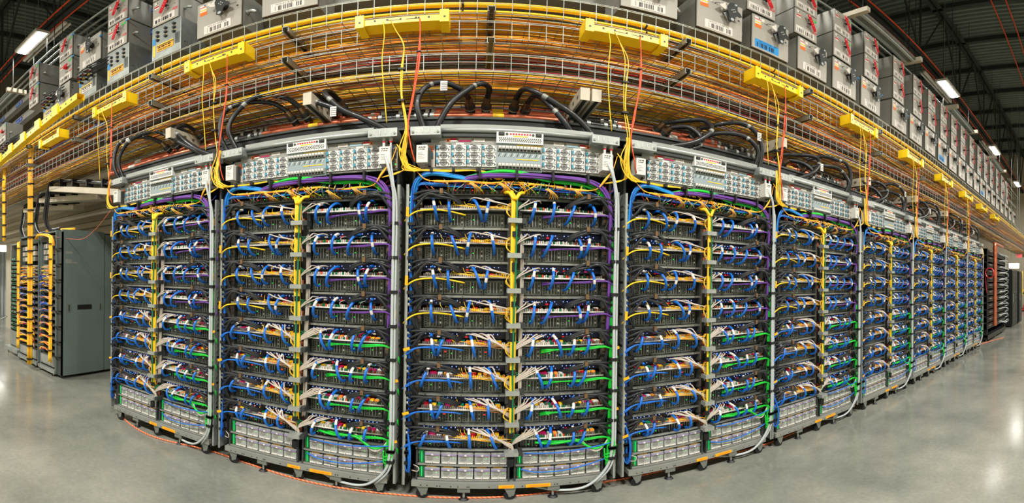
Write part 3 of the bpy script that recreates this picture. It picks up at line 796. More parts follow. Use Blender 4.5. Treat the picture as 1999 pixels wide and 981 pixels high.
for k in range(NR):
    lab = 'of %s rack from left' % ORD[k]
    o = rack.place((RX[k], RY, 0)); tag(o, 'open steel server rack on casters, %s in the long row from the left' % ORD[k], 'server rack', 'racks of the long row')
    T, Fn = (fart, farf) if k >= FAR else (tiers, fans)
    for (x, s) in ((.105, 'left'), (.65, 'right')):
        tag(T[0].place((RX[k] + x, RY, .255)), 'silver power shelf with green light, upper tier, %s foot %s' % (s, lab), 'power shelf', 'power shelves at the rack feet')
        tag(T[1].place((RX[k] + x, RY, .150)), 'silver power shelf with yellow stickers, lower tier, %s foot %s' % (s, lab), 'power shelf', 'power shelves at the rack feet')
    tag(Fn[0].place((RX[k] + .065 + .02, RY, 2.01)), 'twelve-fan power shelf at the top left ' + lab, 'fan shelf', 'fan shelves at the rack tops')
    tag(Fn[1].place((RX[k] + .765, RY, 2.01)), 'twelve-fan power shelf at the top right ' + lab, 'fan shelf', 'fan shelves at the rack tops')
    tag(bp_.place((RX[k] + .512, RY, 1.99)), 'breaker panel with red indicator dots at the top ' + lab, 'breaker panel', 'breaker panels at the rack tops')
    tag(sw.place((RX[k], RY, 0)), 'dark network switch with small lights under the header ' + lab, 'network switch', 'network switches')
    side_bundles(k)

# ------------------------------------------------------------------ overhead: pipes, beam, hoses
b = MB(); b.box(-3.0, 8.35, 2.28, 2.42, 2.30, 2.385, 'black_metal'); b.box(-3.0, 8.35, 2.27, 2.28, 2.30, 2.315, 'dark_steel'); b.box(-3.0, 8.35, 2.27, 2.28, 2.37, 2.385, 'dark_steel')
tag(b.build('support_channel'), 'long black steel channel running above the rack headers under the copper pipes', 'steel channel')
for nm, y, z, r in (('upper', 2.56, 2.545, .030), ('lower', 2.47, 2.475, .024)):
    b = MB(); x = -3.4
    for k in range(NR):
        gx = RX[k] + PITCH
        x1 = gx - .30
        b.cyl((x, y, z), 'x', r, x1 - x, 'copper', 14); 
        for q in (x1 - .02, x + .01, (x + x1) / 2 - .1, (x + x1) / 2 + .12): b.cyl((q, y, z), 'x', r * 1.18, .07, 'copper', 14)
        b.cyl((x + .35, y, z), 'x', r * 1.03, .10, 'yellow' if k % 3 else 'white', 14)
        x = gx + .12
    root = b.build('copper_pipe')
    for k in range(NR):
        gx = RX[k] + PITCH
        g = MB(); g.cyl((gx - .30, y, z), 'x', r * .95, .42, 'black_rubber', 12)
        for q in (-.31, -.24, -.12, .0, .06, .1): g.cyl((gx + q, y, z), 'x', r * 1.25, .025, 'zinc', 12)
        g.cyl((gx - .27, y - .03, z), 'y', .012, .03, 'brass', 8)
        g.build('rubber_coupling', root)
    tag(root, 'long %s copper coolant pipe with black rubber couplings above the racks' % nm, 'copper pipe')
def fitting(b, p, d):
    d = Vector(d).normalized(); p = Vector(p)
    b.cyl(p, d, .024, .05, 'brass', 10); b.cyl(p + d * .05, d, .034, .03, 'dark_steel', 10); b.cyl(p + d * .08, d, .028, .045, 'black_rubber', 10); b.cyl(p + d * .085, d, .029, .01, 'gray_conduit', 10)
HV = {
 'A': [[(.03, 0, 2.24), (-.04, -.02, 2.42), (-.02, .0, 2.60), (.10, .06, 2.68), (.26, .14, 2.66), (.36, .24, 2.60)],
       [(.11, 0, 2.24), (.04, -.02, 2.42), (.08, .0, 2.58), (.22, .05, 2.68), (.36, .14, 2.68), (.46, .24, 2.61)],
       [(.67, .24, 2.62), (.62, .12, 2.66), (.62, .02, 2.58), (.78, .0, 2.47), (.95, .0, 2.36), (1.1, .01, 2.25)],
       [(.76, .24, 2.62), (.72, .12, 2.66), (.72, .02, 2.58), (.84, .0, 2.44), (1.0, -.01, 2.34), (1.15, .01, 2.25)]],
 'B': [[(.10, 0, 2.24), (.06, 0, 2.42), (.10, .02, 2.55), (.20, .05, 2.60), (.30, .12, 2.60), (.36, .24, 2.58)],
       [(.15, 0, 2.24), (.24, .01, 2.42), (.34, .03, 2.56), (.42, .06, 2.62), (.46, .14, 2.62), (.45, .24, 2.58)],
       [(.64, .24, 2.58), (.66, .12, 2.62), (.74, .05, 2.57), (.88, .02, 2.46), (1.0, .0, 2.38), (1.1, .0, 2.25)],
       [(.71, .24, 2.56), (.74, .12, 2.56), (.82, .05, 2.48), (.92, .02, 2.36), (.98, .02, 2.28), (1.05, .02, 2.24)]],
 'C': [[(.16, .02, 2.25), (.34, .02, 2.28), (.54, -.02, 2.36), (.68, -.0, 2.48), (.66, .08, 2.58), (.52, .18, 2.58), (.42, .25, 2.56)],
       [(.18, .05, 2.25), (.38, .04, 2.26), (.56, .02, 2.30), (.64, .05, 2.40), (.58, .12, 2.50), (.46, .22, 2.52)],
       [(.74, .25, 2.58), (.86, .14, 2.63), (1.0, .06, 2.63), (1.1, .0, 2.58), (1.15, -.01, 2.45), (1.13, .01, 2.25)],
       [(.74, .24, 2.50), (.86, .12, 2.54), (1.0, .04, 2.52), (1.09, .0, 2.46), (1.12, .0, 2.38), (1.09, .02, 2.25)]]}
for k in range(NR):
    v = 'A' if k < 2 else 'B' if k == 2 else 'C'
    names = ['outer hose rising from the left junction box', 'inner hose rising from the left junction box', 'outer hose rising from the right junction box', 'inner hose rising from the right junction box']
    for j, pts in enumerate(HV[v]):
        q = [Vector(p) + Vector((jit(.012), jit(.012) if 0 < i < len(pts) - 1 else 0, jit(.015) if 0 < i < len(pts) - 1 else 0)) for i, p in enumerate(pts)]
        b = MB(); b.tube(q, .0185, 'black_rubber', n=10, k=6, band=(.47, .51, 'shelf_gray'))
        root = b.build('coolant_hose', loc=(RX[k], RY + .05, 0))
        g = MB(); e, e2 = (q[-1], q[-2]) if j < 2 else (q[0], q[1])
        d = ((e - e2).normalized() + Vector((0, 1.0, -1.1))).normalized()
        fitting(g, e - (e - e2).normalized() * .02, d); g.build('hose_fitting', root)
        if (j == 0 and k % 2 == 0) or (j == 2 and k % 2):
            g = MB(); m_ = q[len(q) // 2]; g.box(m_.x - .01, m_.x + .03, m_.y - .028, m_.y - .026, m_.z - .075, m_.z - .005, 'label')
            for a in range(4): g.box(m_.x - .005, m_.x + .03, m_.y - .0285, m_.y - .028, m_.z - .065 + a * .014, m_.z - .061 + a * .014, 'ink')
            g.build('paper_tag', root)
        tag(root, 'black %s of the %s rack from the left' % (names[j], ORD[k]), 'hose', 'black coolant hoses above the rack headers')
# cream struts pointing at the aisle
for i, (x, dz) in enumerate([(-2.15, 0), (-.985, 0), (.62, 0), (.69, 0), (2.2, 0), (3.5, -.05), (4.75, 0), (5.95, 0)]):
    b = MB(); b.box(-.028, .028, 0, .62, -.045, .045, 'cream'); b.box(-.012, .012, .001, .6, -.0455, -.045, 'dark_steel')
    for j in range(5): b.box(-.0285, .0285, .05 + j * .1, .08 + j * .1, -.012, .012, 'manifold')
    tag(b.build('steel_strut', loc=(x, 2.12, 2.53 + dz)), 'cream steel strut end, %s from the left above the rack headers' % ORD[i], 'strut', 'cream struts above the headers')

# ------------------------------------------------------------------ wire cable trays
TX0, TX1 = -10.5, 19.0
def wire_tray(y0, y1, z0, h, lab):
    b = MB(); r = .0019
    n_ = int(round((y1 - y0) / .05))
    for i in range(n_ + 1):
        y = y0 + (y1 - y0) * i / n_; b.box(TX0, TX1, y - r, y + r, z0 - r, z0 + r, 'wire')
    for z in (z0 + h * .5, z0 + h):
        for y in (y0, y1): b.box(TX0, TX1, y - r, y + r, z - r, z + r, 'wire')
    b.box(TX0, TX1, y0 - r, y0 + r, z0 + h - .012 - r, z0 + h - .012 + r, 'wire')
    x = TX0
    while x < TX1:
        b.box(x - r, x + r, y0, y1, z0 - 3 * r, z0 - r, 'wire')
        for y in (y0 - 2 * r, y1 + 2 * r): b.box(x - r, x + r, y - r, y + r, z0 - r, z0 + h, 'wire')
        x += .1
    root = b.build('wire_cable_tray'); tag(root, lab, 'cable tray')
    if y0 > 2.9:
        for q in range(14):
            g = MB(); g.cyl((-9.6 + q * 2.1, y1, z0), 'z', .006, 9.8 - z0, 'dark_steel', 6); g.build('hanger_rod', root)
wire_tray(2.20, 2.80, 3.175, .2, 'topmost wire mesh cable tray, filled with yellow fibre')
wire_tray(2.20, 2.80, 2.95, .155, 'middle wire mesh cable tray, with mixed black and red cables')
wire_tray(2.20, 2.80, 2.68, .145, 'lowest wire mesh cable tray, carrying orange and yellow cables')
wire_tray(3.0, 3.45, 3.02, .12, 'wire mesh cable tray behind the middle tray, nearest the beige wall')
def fill(name, y0, y1, z, n_, cols, lab, seed, amp=.05, zr=.03):
    rnd = random.Random(seed); b = MB()
    for j in range(n_):
        yb = rnd.uniform(y0, y1); c = rnd.choice(cols); rr = rnd.uniform(.003, .0062); zz = z + rnd.uniform(0, zr)
        x = TX0; pts = []
        ph = rnd.uniform(0, 6); fr = rnd.uniform(.4, 1.1)
        while x < TX1 + .1:
            y = yb + amp * math.sin(ph + fr * x) + rnd.uniform(-.006, .006)
            pts.append((x, min(y1 + .01, max(y0, y)), zz + rnd.uniform(-.003, .003))); x += .45
        b.tube(pts, rr, c, n=4, k=1)
    tag(b.build(name), lab, 'cables', kind='stuff')
fill('yellow_fibre_run', 2.24, 2.78, 3.185, 120, ['yellow_fibre', 'yellow_fibre', 'orange', 'yellow'], 'dense yellow and orange fibre lying in the topmost cable tray', 3, zr=.05)
fill('mixed_cable_run', 2.23, 2.78, 2.958, 60, ['red', 'orange', 'yellow_fibre', 'black_rubber', 'black_rubber', 'orange_red', 'gray_conduit', 'dark_red', 'frame_gray', 'orange'], 'black red and orange cables lying in the middle cable tray', 4)
fill('orange_cable_run', 2.23, 2.78, 2.69, 85, ['yellow_fibre', 'orange', 'yellow', 'orange', 'dark_red', 'yellow_fibre', 'gray_conduit'], 'orange and yellow cables lying in the lowest cable tray', 5)
fill('rear_cable_run', 3.02, 3.42, 3.03, 26, ['black_rubber', 'yellow_fibre', 'gray_conduit', 'black_rubber'], 'black and yellow cables in the tray behind the others', 6)
# the two fat yellow tubes along the front of the top tray
for y, z, r, nm in ((2.235, 3.285, .021, 'thicker upper'), (2.228, 3.215, .013, 'thinner lower')):
    b = MB(); pts = []; x = TX0
    while x < TX1: pts.append((x, y, z + jit(.004))); x += .7
    b.tube(pts, r, 'yellow', n=10, k=2)
    x = -8
    while x < 18: b.cyl((x, y, z), 'x', r * 1.12, .012, 'black', 10); x += 1.13
    tag(b.build('yellow_tube'), '%s yellow fibre tube along the front of the topmost cable tray' % nm, 'fibre tube')
# blue cables in the middle tray on the left
b = MB(); rnd = random.Random(8)
for j in range(16):
    yb = rnd.uniform(2.24, 2.4); pts = [(-6.5 + i * .4, yb + rnd.uniform(-.02, .02), 2.99 + rnd.uniform(-.005, .04)) for i in range(9)]
    b.tube(pts, .006, 'blue_deep' if j % 3 else 'blue_hose', n=5, k=2)
tag(b.build('blue_cable_run'), 'short run of blue cables in the middle tray beyond the first rack', 'cable bundle')
# supports under the trays
for lvl, (z, nm) in enumerate(((3.155, 'top'), (2.875, 'lower'))):
    for i in range(13):
        x = -4.86 + i * 1.235 if lvl == 0 else -4.86 + i * 1.235
        b = MB(); b.box(-.022, .022, 0, .75, -.004, 0, 'galv'); b.box(-.022, -.019, 0, .75, -.045, 0, 'galv'); b.box(.019, .022, 0, .75, -.045, 0, 'galv')
        b.box(-.022, -.012, 0, .75, -.048, -.045, 'galv'); b.box(.012, .022, 0, .75, -.048, -.045, 'galv')
        tag(b.build('support_strut', loc=(x, 2.14, z + .045 if lvl == 0 else z + .045)), 'open channel strut under the %s cable tray, %s from the left' % (nm, ORD[i]), 'strut', 'channel struts under the cable trays')
# ------------------------------------------------------------------ yellow fibre brackets with their drops
BX = [-4.05 + .0, -2.86, -1.665, -.41, .855, 2.085, 3.3, 4.55, 5.78, 7.0, 8.2, 9.5]
def bracket_proto():
    b = MB(); w_ = .26
    b.box(-w_, w_, -.06, -.055, .008, .055, 'yellow_duct'); b.box(-w_, w_, -.06, .05, .004, .009, 'yellow_duct'); b.box(-w_, w_, .045, .05, .008, .05, 'yellow_duct')
    for sg in (-1, 1):
        x0 = sg * w_; x1 = sg * (w_ - .05); a, c = min(x0, x1), max(x0, x1)
        b.box(a, c, -.075, -.055, -.012, .092, 'yellow_duct'); b.box(a, c, -.075, .055, -.016, -.010, 'yellow_duct')
        e = x0 - sg * .005; b.box(min(x0, e), max(x0, e), -.075, .055, -.016, .092, 'yellow_duct')
        b.cyl(((a + c) / 2, -.06, .1), 'x', .012, .001, 'yellow_duct', 8)
        b.box(a + .02, a + .032, -.0762, -.075, .02, .034, 'black')
    for x in (-.15, -.08, .08, .15): b.box(x - .006, x + .006, -.0612, -.06, .03, .046, 'black')
    for x in (-.04, .06): b.box(x - .035, x + .035, -.0612, -.06, .028, .033, 'black'); b.box(x + .03, x + .04, -.0612, -.06, .028, .044, 'black')
    for x in (-.18, -.06, .06, .18): b.box(x - .008, x + .008, -.02, .0, .0065, .008, 'dark_steel')
    return Proto(b.build('fibre_bracket'), [])
bk = bracket_proto()
for i, x in enumerate(BX):
    tag(bk.place((x, 2.13, 3.005 if x > -2.5 else 2.98)), 'yellow fibre drop bracket below the top tray, %s from the left' % ORD[i], 'fibre bracket', 'yellow fibre drop brackets')
for k in range(0, 9):
    bx_ = RX[k] + .02; rnd = random.Random(k * 5 + 2); src = BX[k + 1] + .05 if k else BX[1] + .05
    src = bx_ + .06 if k else bx_ + .03
    b = MB()
    for j in range(3):
        b.tube([(src, 2.065, 3.03), (src + .005, 2.06, 2.9), (src + rnd.uniform(-.01, .01), 2.06, 2.65), (bx_ + .03 + rnd.uniform(-.008, .008), 2.06, 2.4), (bx_ + .01, 2.055, 2.24), (bx_ + .03, 2.05, 2.10), (bx_ + .05, 2.06, 2.02)], .0034, 'orange_red', n=5, k=5)
    for z in (2.75, 2.45): b.box(src - .012, src + .012, 2.05, 2.075, z, z + .008, 'black')
    tag(b.build('orange_cable'), 'orange cable hanging from the bracket to the left end of the %s rack' % ORD[k], 'cable', 'orange cables dropping to the racks')
    b = MB()
    for j in range(3):
        o = rnd.uniform(-.012, .012)
        b.tube([(src - .16, 2.07, 3.03), (src - .13, 2.06, 2.94), (bx_ - .02 + rnd.uniform(-.05, .03) * (j % 2), 2.05, 2.80), (bx_ - .03 + o, 2.055, 2.62), (bx_ - .03 + o * .6, 2.06, 2.45), (bx_ - .01 + o, 2.06, 2.32), (bx_ + o, 2.06, 2.22), (bx_ - .02 + o * 3, 2.055, 2.10), (bx_ + .0 + o * 2, 2.055, 2.0), (bx_ + .05, 2.06, 1.96)], .003, 'yellow_fibre', n=5, k=5)
    b.tube([(src - .2, 2.06, 3.02), (src - .19, 2.05, 2.9), (src - .20, 2.05, 2.7), (src - .19, 2.06, 2.5), (src - .17, 2.06, 2.27)], .003, 'yellow', n=5, k=4)
    for z in (2.62, 2.4): b.box(bx_ - .05, bx_ - .012, 2.045, 2.075, z, z + .012, 'black')
    tag(b.build('yellow_fibre_drop'), 'yellow fibres hanging from the bracket to the left end of the %s rack' % ORD[k], 'fibre cable', 'yellow fibres dropping to the racks')
# long yellow duct on the left, with its two big drops
b = MB()
P0, P1 = Vector((-7.4, 2.05, 3.02)), Vector((-3.35, 2.05, 3.27))
n = 9
for i in range(n):
    a = P0.lerp(P1, i / n); c = P0.lerp(P1, (i + 1) / n)
    b.add([(a.x, 2.02, a.z), (c.x, 2.02, c.z), (c.x, 2.02, c.z + .075), (a.x, 2.02, a.z + .075), (a.x, 2.11, a.z), (c.x, 2.11, c.z), (c.x, 2.11, c.z + .075), (a.x, 2.11, a.z + .075)],
          [(0, 1, 2, 3), (0, 4, 5, 1), (4, 7, 6, 5), (3, 2, 6, 7)], 'yellow_duct')
    b.box(a.x - .07, a.x + .07, 2.0, 2.02, a.z - .02, a.z + .12, 'yellow_duct')
    for q in (.25, .5, .75):
        e = a.lerp(c, q); b.box(e.x - .012, e.x + .012, 2.018, 2.02, e.z + .03, e.z + .05, 'black')
tag(b.build('yellow_fibre_duct'), 'long stepped yellow fibre duct above the fibre cabinets', 'fibre duct')
def drop(x, y, z1, z0, r, lab, n_=9):
    b = MB()
    strand_bundle(b, [(x + .04, y - .02, z1), (x + .02, y - .03, z1 - .3), (x, y - .02, (z1 + z0) / 2 + .3), (x, y - .02, (z1 + z0) / 2 - .2), (x, y - .02, z0)], r, n_, r * .55, ['yellow_fibre', 'yellow', 'yellow_fibre', 'orange'], tw=.25)
    z = z1 - .2
    while z > z0 + .05: b.cyl((x + .005, y - .02, z), 'z', r * 1.75, .02, 'black', 10); z -= .19
    tag(b.build('yellow_fibre_drop'), lab, 'fibre cable')
drop(-4.9, 2.24, 3.2, .10, .027, 'thick yellow fibre column hanging between the two fibre cabinets down to the floor', 12)
drop(-5.9, 2.22, 3.1, 1.9, .022, 'thin yellow fibre drop at the far end of the yellow duct')

# ------------------------------------------------------------------ electrical boxes over the trays
BY = 2.9
def handle_big(b):
    b.prism([(-.025, .085), (.0, .10), (.03, .105), (.05, .09), (.045, .055), (.05, .02), (.075, -.0), (.09, -.03), (.07, -.045), (.05, -.035), (.03, -.06), (.02, -.11), (-.005, -.125), (-.03, -.11), (-.025, -.075), (-.035, -.03), (-.04, .01), (-.045, .04)], -.085, -.077, 'dark_steel')
    for (x, z) in ((-.005, .01), (.012, .022), (.012, -.008), (.028, .005)): b.cyl((x, -.0865, z), 'y', .005, .002, 'white', 6)
    b.cyl((-.0, -.0865, -.1), 'y', .016, .002, 'gray_conduit', 10); b.cyl((.03, -.0865, .085), 'y', .012, .002, 'gray_conduit', 10)
    b.prism([(-.105, .035), (-.055, .085), (-.045, .03), (-.05, -.0), (-.095, .02)], -.07, -.06, 'white')
    b.cyl((0, -.077, .0), 'y', .035, .077, 'black', 12); b.prism([(-.06, -.03), (-.02, .0), (.02, -.10), (-.01, -.12)], -.05, -.045, 'galv')
def barcode(b, x0, x1, z0, z1, y, m='label', txt=None, seed=0, n_=30):
    rnd = random.Random(seed); b.box(x0, x1, y - .0012, y, z0, z1, m)
    if txt: b.text(txt, (x0 + x1) / 2, z1 - (z1 - z0) * .27, y - .0018, (z1 - z0) * .26, 'ink', cx=True)
    x = x0 + (x1 - x0) * .08; st = (x1 - x0) * .84 / n_
    zt = z0 + (z1 - z0) * (.64 if txt else .8)
    for i in range(n_):
        if rnd.random() < .62: b.box(x, x + st * rnd.uniform(.4, 1.), y - .0018, y - .0012, z0 + (z1 - z0) * .1, zt, 'ink')
        x += st
def big_box(seed, blue):
    W_, Hh = .53, .53; b = MB()
    b.box(.006, W_ - .006, .025, .405, .006, Hh - .006, 'box_side'); b.box(.0, W_, .014, .026, .0, Hh, 'box_edge')
    root = b.build('disconnect_box'); P = []
    g = MB(); g.box(.002, W_ - .002, .0, .014, .004, Hh - .004, 'box_gray'); g.cyl((W_ - .045, -.002, .30), 'y', .012, .004, 'dark_steel', 10)
    g.text('OFF', W_ - .25, .475, -.0006, .034, 'ink'); g.text('MAN', W_ - .37, .425, -.0006, .034, 'ink'); g.text('RDM', W_ - .135, .345, -.0006, .034, 'ink')
    g.tube([(W_ - .33, -.001, .44), (W_ - .31, -.001, .465), (W_ - .27, -.001, .475)], .003, 'ink', n=4, k=3); g.prism([(W_ - .34, .432), (W_ - .322, .436), (W_ - .334, .452)], -.002, 0, 'ink')
    P.append(g.build('door', root))
    g = MB(); handle_big(g); c = g.build('rotary_handle', root); c.location = (W_ - .19, 0, .33); c.scale = (1.3, 1, 1.3); P.append(c)
    g = MB(); barcode(g, .09 if not blue else .04, .41 if not blue else .38, .03, .15, 0, 'label' if not blue else 'blue_tape', 'MTS-4-1-0 BR CR', seed, 34); P.append(g.build('barcode_label', root))
    g = MB(); g.box(.035, .115, -.0012, 0, .385, .50, 'label'); g.box(.035, .115, -.0018, -.0012, .455, .467, 'red'); g.box(.04, .125, -.002, -.0012, .405, .422, 'yellow'); g.box(.035, .125, -.002, 0, .33, .385, 'label_orange')
    g.box(.09, .105, -.0022, -.0018, .475, .497, 'ink'); P.append(g.build('warning_sticker', root)); g = MB(); g.box(.125, .165, -.0012, 0, .455, .50, 'label'); P.append(g.build('small_sticker', root))
    if blue == 0 and seed % 2: 
        g = MB(); g.box(W_ - .01, W_ + .035, -.006, -.004, .40, .425, 'blue_tape'); g.box(W_ + .012, W_ + .04, -.03, -.004, .395, .418, 'blue_tape'); P.append(g.build('blue_tag', root))
    g = MB(); g.tube([(W_, .1, .24), (W_ + .05, .1, .24), (W_ + .085, .12, .22)], .022, 'zinc', n=8, k=3); g.cyl((W_, .1, .24), 'x', .032, .012, 'zinc', 10); P.append(g.build('conduit_elbow', root))
    return Proto(root, P)
def red_handle(b, v):
    if v == 0:
        ax = Vector((.06, 0, -.13)); n_ = 10; poly = []
        for sgn in (1, -1):
            for i in range(6):
                a = math.atan2(ax.z, ax.x) + (PI / 2 if sgn > 0 else -PI / 2) + sgn * 0 + (i / 5) * PI * (1)
                cx_ = ax.x / 1.0 * (.8 if sgn < 0 else -.8); cz_ = ax.z * (.8 if sgn < 0 else -.8)
                poly.append((cx_ + .026 * math.cos(a), cz_ + .026 * math.sin(a)))
        b.prism(poly, -.06, -.052, 'red')
        for t in (-.3, 0, .3): b.cyl((ax.x * t, -.062, ax.z * t), 'y', .005, .002, 'white', 6)
        b.cyl((-ax.x * .8, -.0615, -ax.z * .8), 'y', .012, .0015, 'label', 8); b.cyl((ax.x * .8, -.0615, ax.z * .8), 'y', .010, .0015, 'dark_red', 8)
        b.cyl((0, -.052, 0), 'y', .022, .052, 'black', 10); b.prism([(-.05, .06), (-.02, .09), (.0, .05), (-.03, .02)], -.03, -.025, 'galv'); b.prism([(-.045, -.03), (-.02, -.07), (.0, -.05), (-.02, -.02)], -.03, -.02, 'galv')
    else:
        b.cyl((0, -.05, 0), 'y', .032, .05, 'red', 12); b.box(-.085, .02, -.055, -.045, -.018, .03, 'red'); b.cyl((-.08, -.055, .02), 'y', .022, .01, 'red', 10); b.box(-.03, .03, -.01, 0, -.09, -.07, 'galv')
def small_box(seed, mirror, v=0):
    W_, Hh = .39, .455; b = MB()
    b.box(.005, W_ - .005, .022, .405, .005, Hh - .005, 'box_side'); b.box(0, W_, .012, .023, 0, Hh, 'box_edge')
    root = b.build('switch_box'); P = []
    g = MB(); g.box(.002, W_ - .002, 0, .012, .003, Hh - .003, 'box_gray'); g.cyl((W_ - .05, -.002, .26), 'y', .008, .003, 'dark_steel', 8); P.append(g.build('door', root))
    g = MB(); red_handle(g, v); c = g.build('red_handle', root); c.location = (W_ * .6, 0, .26); c.scale = (-1 if mirror else 1, 1, 1); P.append(c)
    g = MB(); barcode(g, .02, W_ - .05, .03, .145, 0, 'label', 'MTS-4-1', seed, 22); P.append(g.build('barcode_label', root)); g = MB(); g.box(W_ - .075, W_ - .01, -.002, 0, .15, .185, 'red'); g.text('ON', W_ - .068, .156, -.0025, .03, 'white'); P.append(g.build('on_label', root))
    g = MB(); g.box(.03, .10, -.0012, 0, .30, .36, 'label'); g.box(.03, .10, -.0018, -.001, .325, .35, 'red'); P.append(g.build('warning_sticker', root)); g = MB(); g.box(.03, .09, -.0012, 0, .385, .425, 'label'); g.box(.07, .085, -.0018, -.001, .39, .42, 'ink'); P.append(g.build('small_sticker', root)); g = MB()
    g.box(W_ - .10, W_ - .02, -.0015, 0, .36, .40, 'green'); g.text('OFF', W_ - .095, .368, -.002, .03, 'white'); P.append(g.build('off_label', root))
    g = MB(); g.tube([(W_, .1, .2), (W_ + .05, .1, .2), (W_ + .08, .12, .19)], .018, 'zinc', n=8, k=3); P.append(g.build('conduit_elbow', root))
    if mirror:
        g = MB(); g.box(W_ - .02, W_ + .06, -.006, -.004, .40, .425, 'blue_tape'); P.append(g.build('blue_tag', root))
    return Proto(root, P)
def tap_box(plugs):
    W_, Hh = .44, .52; b = MB()
    b.box(0, W_, 0, .40, 0, Hh, 'galv'); b.box(W_ - .012, W_ + .003, -.004, .0, 0, Hh, 'zinc')
    root = b.build('tap_off_box'); P = []
    for c_ in range(3):
        for r in range(3):
            x, z = .09 + c_ * .125, .42 - r * .065 + c_ * .012
            if not plugs:
                g = MB(); g.box(-.018, .018, -.002, 0, .022, .031, ['sky_blue', 'red', 'yellow'][r]); g.cyl((0, -.018, 0), 'y', .021, .018, 'black', 12); g.cyl((0, -.0195, 0), 'y', .010, .002, 'dark_steel', 10)
                c = g.build('socket', root)
            else:
                g = MB(); g.cyl((0, -.05, 0), 'y', .02, .05, 'black', 10); g.cyl((0, -.075, 0), 'y', .014, .028, ['white', 'red', 'yellow'][r], 8)
                g.tube([(0, -.07, 0), (.02, -.10, .0), (.12 + c_ * .02, -.07, -.0 - .01 * r), (.3, -.02, .02), (.55, .05, .05 + r * .01)], .008, 'black', n=6, k=3)
                c = g.build('plug', root)
            c.location = (x, 0, z); P.append(c)
    g = MB(); g.box(.08, .33, -.004, 0, .10, .185, 'label' if plugs else 'orange_tag'); g.box(.08, .33, -.005, 0, .195, .21, 'yellow'); g.box(.08, .33, -.004, 0, .18, .193, 'dark_steel')
    dashes(g, .10, .31, .15, -.0046, .022); dashes(g, .10, .30, .118, -.0046, .014); g.box(.02, .05, -.003, 0, .05, .22, 'yellow'); g.box(.01, .055, -.003, 0, .24, .33, 'blue_tape'); P.append(g.build('warning_sticker', root))
    g = MB(); g.box(.355, .42, -.008, 0, .12, .28, 'galv'); g.box(.36, .415, -.004, -.0085, .125, .275, 'frame_gray'); g.tube([(W_, .05, .14), (W_ + .04, .05, .12), (W_ + .04, .05, .03), (W_ + .1, .05, .03), (W_ + .1, .05, .12)], .006, 'dark_steel', n=5, k=3); P.append(g.build('side_bracket', root))
    return Proto(root, P)
big = {0: big_box(2, 0), 1: big_box(3, 1), 2: big_box(5, 0)}
sm_ = {(m_, v): small_box(7 + m_, m_, v) for m_, v in ((0, 0), (1, 0), (1, 1))}
tp = {0: tap_box(0), 1: tap_box(1)}
ZB = 4.055
right_big = [(-1.80, 0), (1.13, 0), (1.86, 0), (2.52, 1), (3.21, 0), (3.87, 2), (4.54, 2), (5.47, 2), (6.15, 0), (6.84, 2), (7.55, 1), (8.25, 0), (8.95, 2), (9.65, 0), (10.35, 2), (11.05, 1), (11.75, 0), (12.5, 2), (13.2, 0), (14.0, 2), (14.8, 0), (15.7, 2), (16.6, 0)]
for i, (x, t) in enumerate(right_big):
    tag(big[t].place((x, BY, ZB)), 'black-handled gray disconnect box in the bottom row, %s from left%s' % ((ORD + ['twenty-first', 'twenty-second', 'twenty-third', 'twenty-fourth', 'twenty-fifth', 'twenty-sixth'])[i + 2], ', blue label' if t == 1 else ''), 'electrical box', 'disconnect boxes above the cable trays')
tag(big[0].place((-2.55, BY, ZB)), 'black-handled gray disconnect box beside the nine-socket tap box, second of its row', 'electrical box', 'disconnect boxes above the cable trays')
tag(big[1].place((-5.55, BY, ZB - .05)), 'gray disconnect box with blue label beyond the plug-filled tap boxes', 'electrical box', 'disconnect boxes above the cable trays')
xs = [3.15, 3.88, 4.62, 5.50, 6.28, 6.98, 7.68, 8.38, 9.1, 9.9, 10.7, 11.5, 12.3, 13.2, 14.1, 15.1]
sx = [2.45] + xs
for i, x in enumerate(sx):
    for row, z in ((0, 4.62), (1, 5.085)):
        if row and not i: continue
        tag(sm_[(0, 0)].place((x, BY, z)), 'gray switch box with red handle, %s row, %s from the left over the disconnect boxes' % (('middle', 'top')[row], ORD[i - row]), 'switch box', 'red-handled switch boxes on the right')
for (x, z, m_, v, lab) in [(-3.21, 4.56, 1, 0, 'red-handled switch box directly above the nine-socket tap box'), (-3.21, 5.03, 1, 0, 'upper red-handled switch box over the nine-socket tap box'),
                           (-4.06, 4.56, 1, 0, 'red-handled switch box, lower of the pair beside the blue sign'), (-4.06, 5.03, 1, 0, 'red-handled switch box, upper of the pair beside the blue sign'),
                           (-5.35, 4.56, 1, 1, 'switch box with short red knob above the bundled plugs'), (-5.35, 5.03, 1, 0, 'red-handled switch box above the one with the short red knob'),
                           (-6.5, 4.56, 1, 0, 'red-handled switch box above the far blue-labelled disconnect box'), (-6.5, 5.03, 1, 0, 'topmost red-handled box near the lit lamp on the left'),
                           (-8.1, 4.3, 1, 1, 'far small switch box with short red knob beside the plugs'), (-9.3, 4.3, 1, 1, 'leftmost switch box, lower of its pair, short red knob'), (-9.3, 4.77, 1, 0, 'leftmost switch box, upper of its pair, red handle')]:
    tag(sm_[(m_, v)].place((x, BY, z)), lab, 'switch box', 'red-handled switch boxes on the left')
tag(big[2].place((-4.75, BY, 4.56)), 'gray disconnect box with black handle between two pairs of red-handled boxes', 'electrical box', 'disconnect boxes above the cable trays')
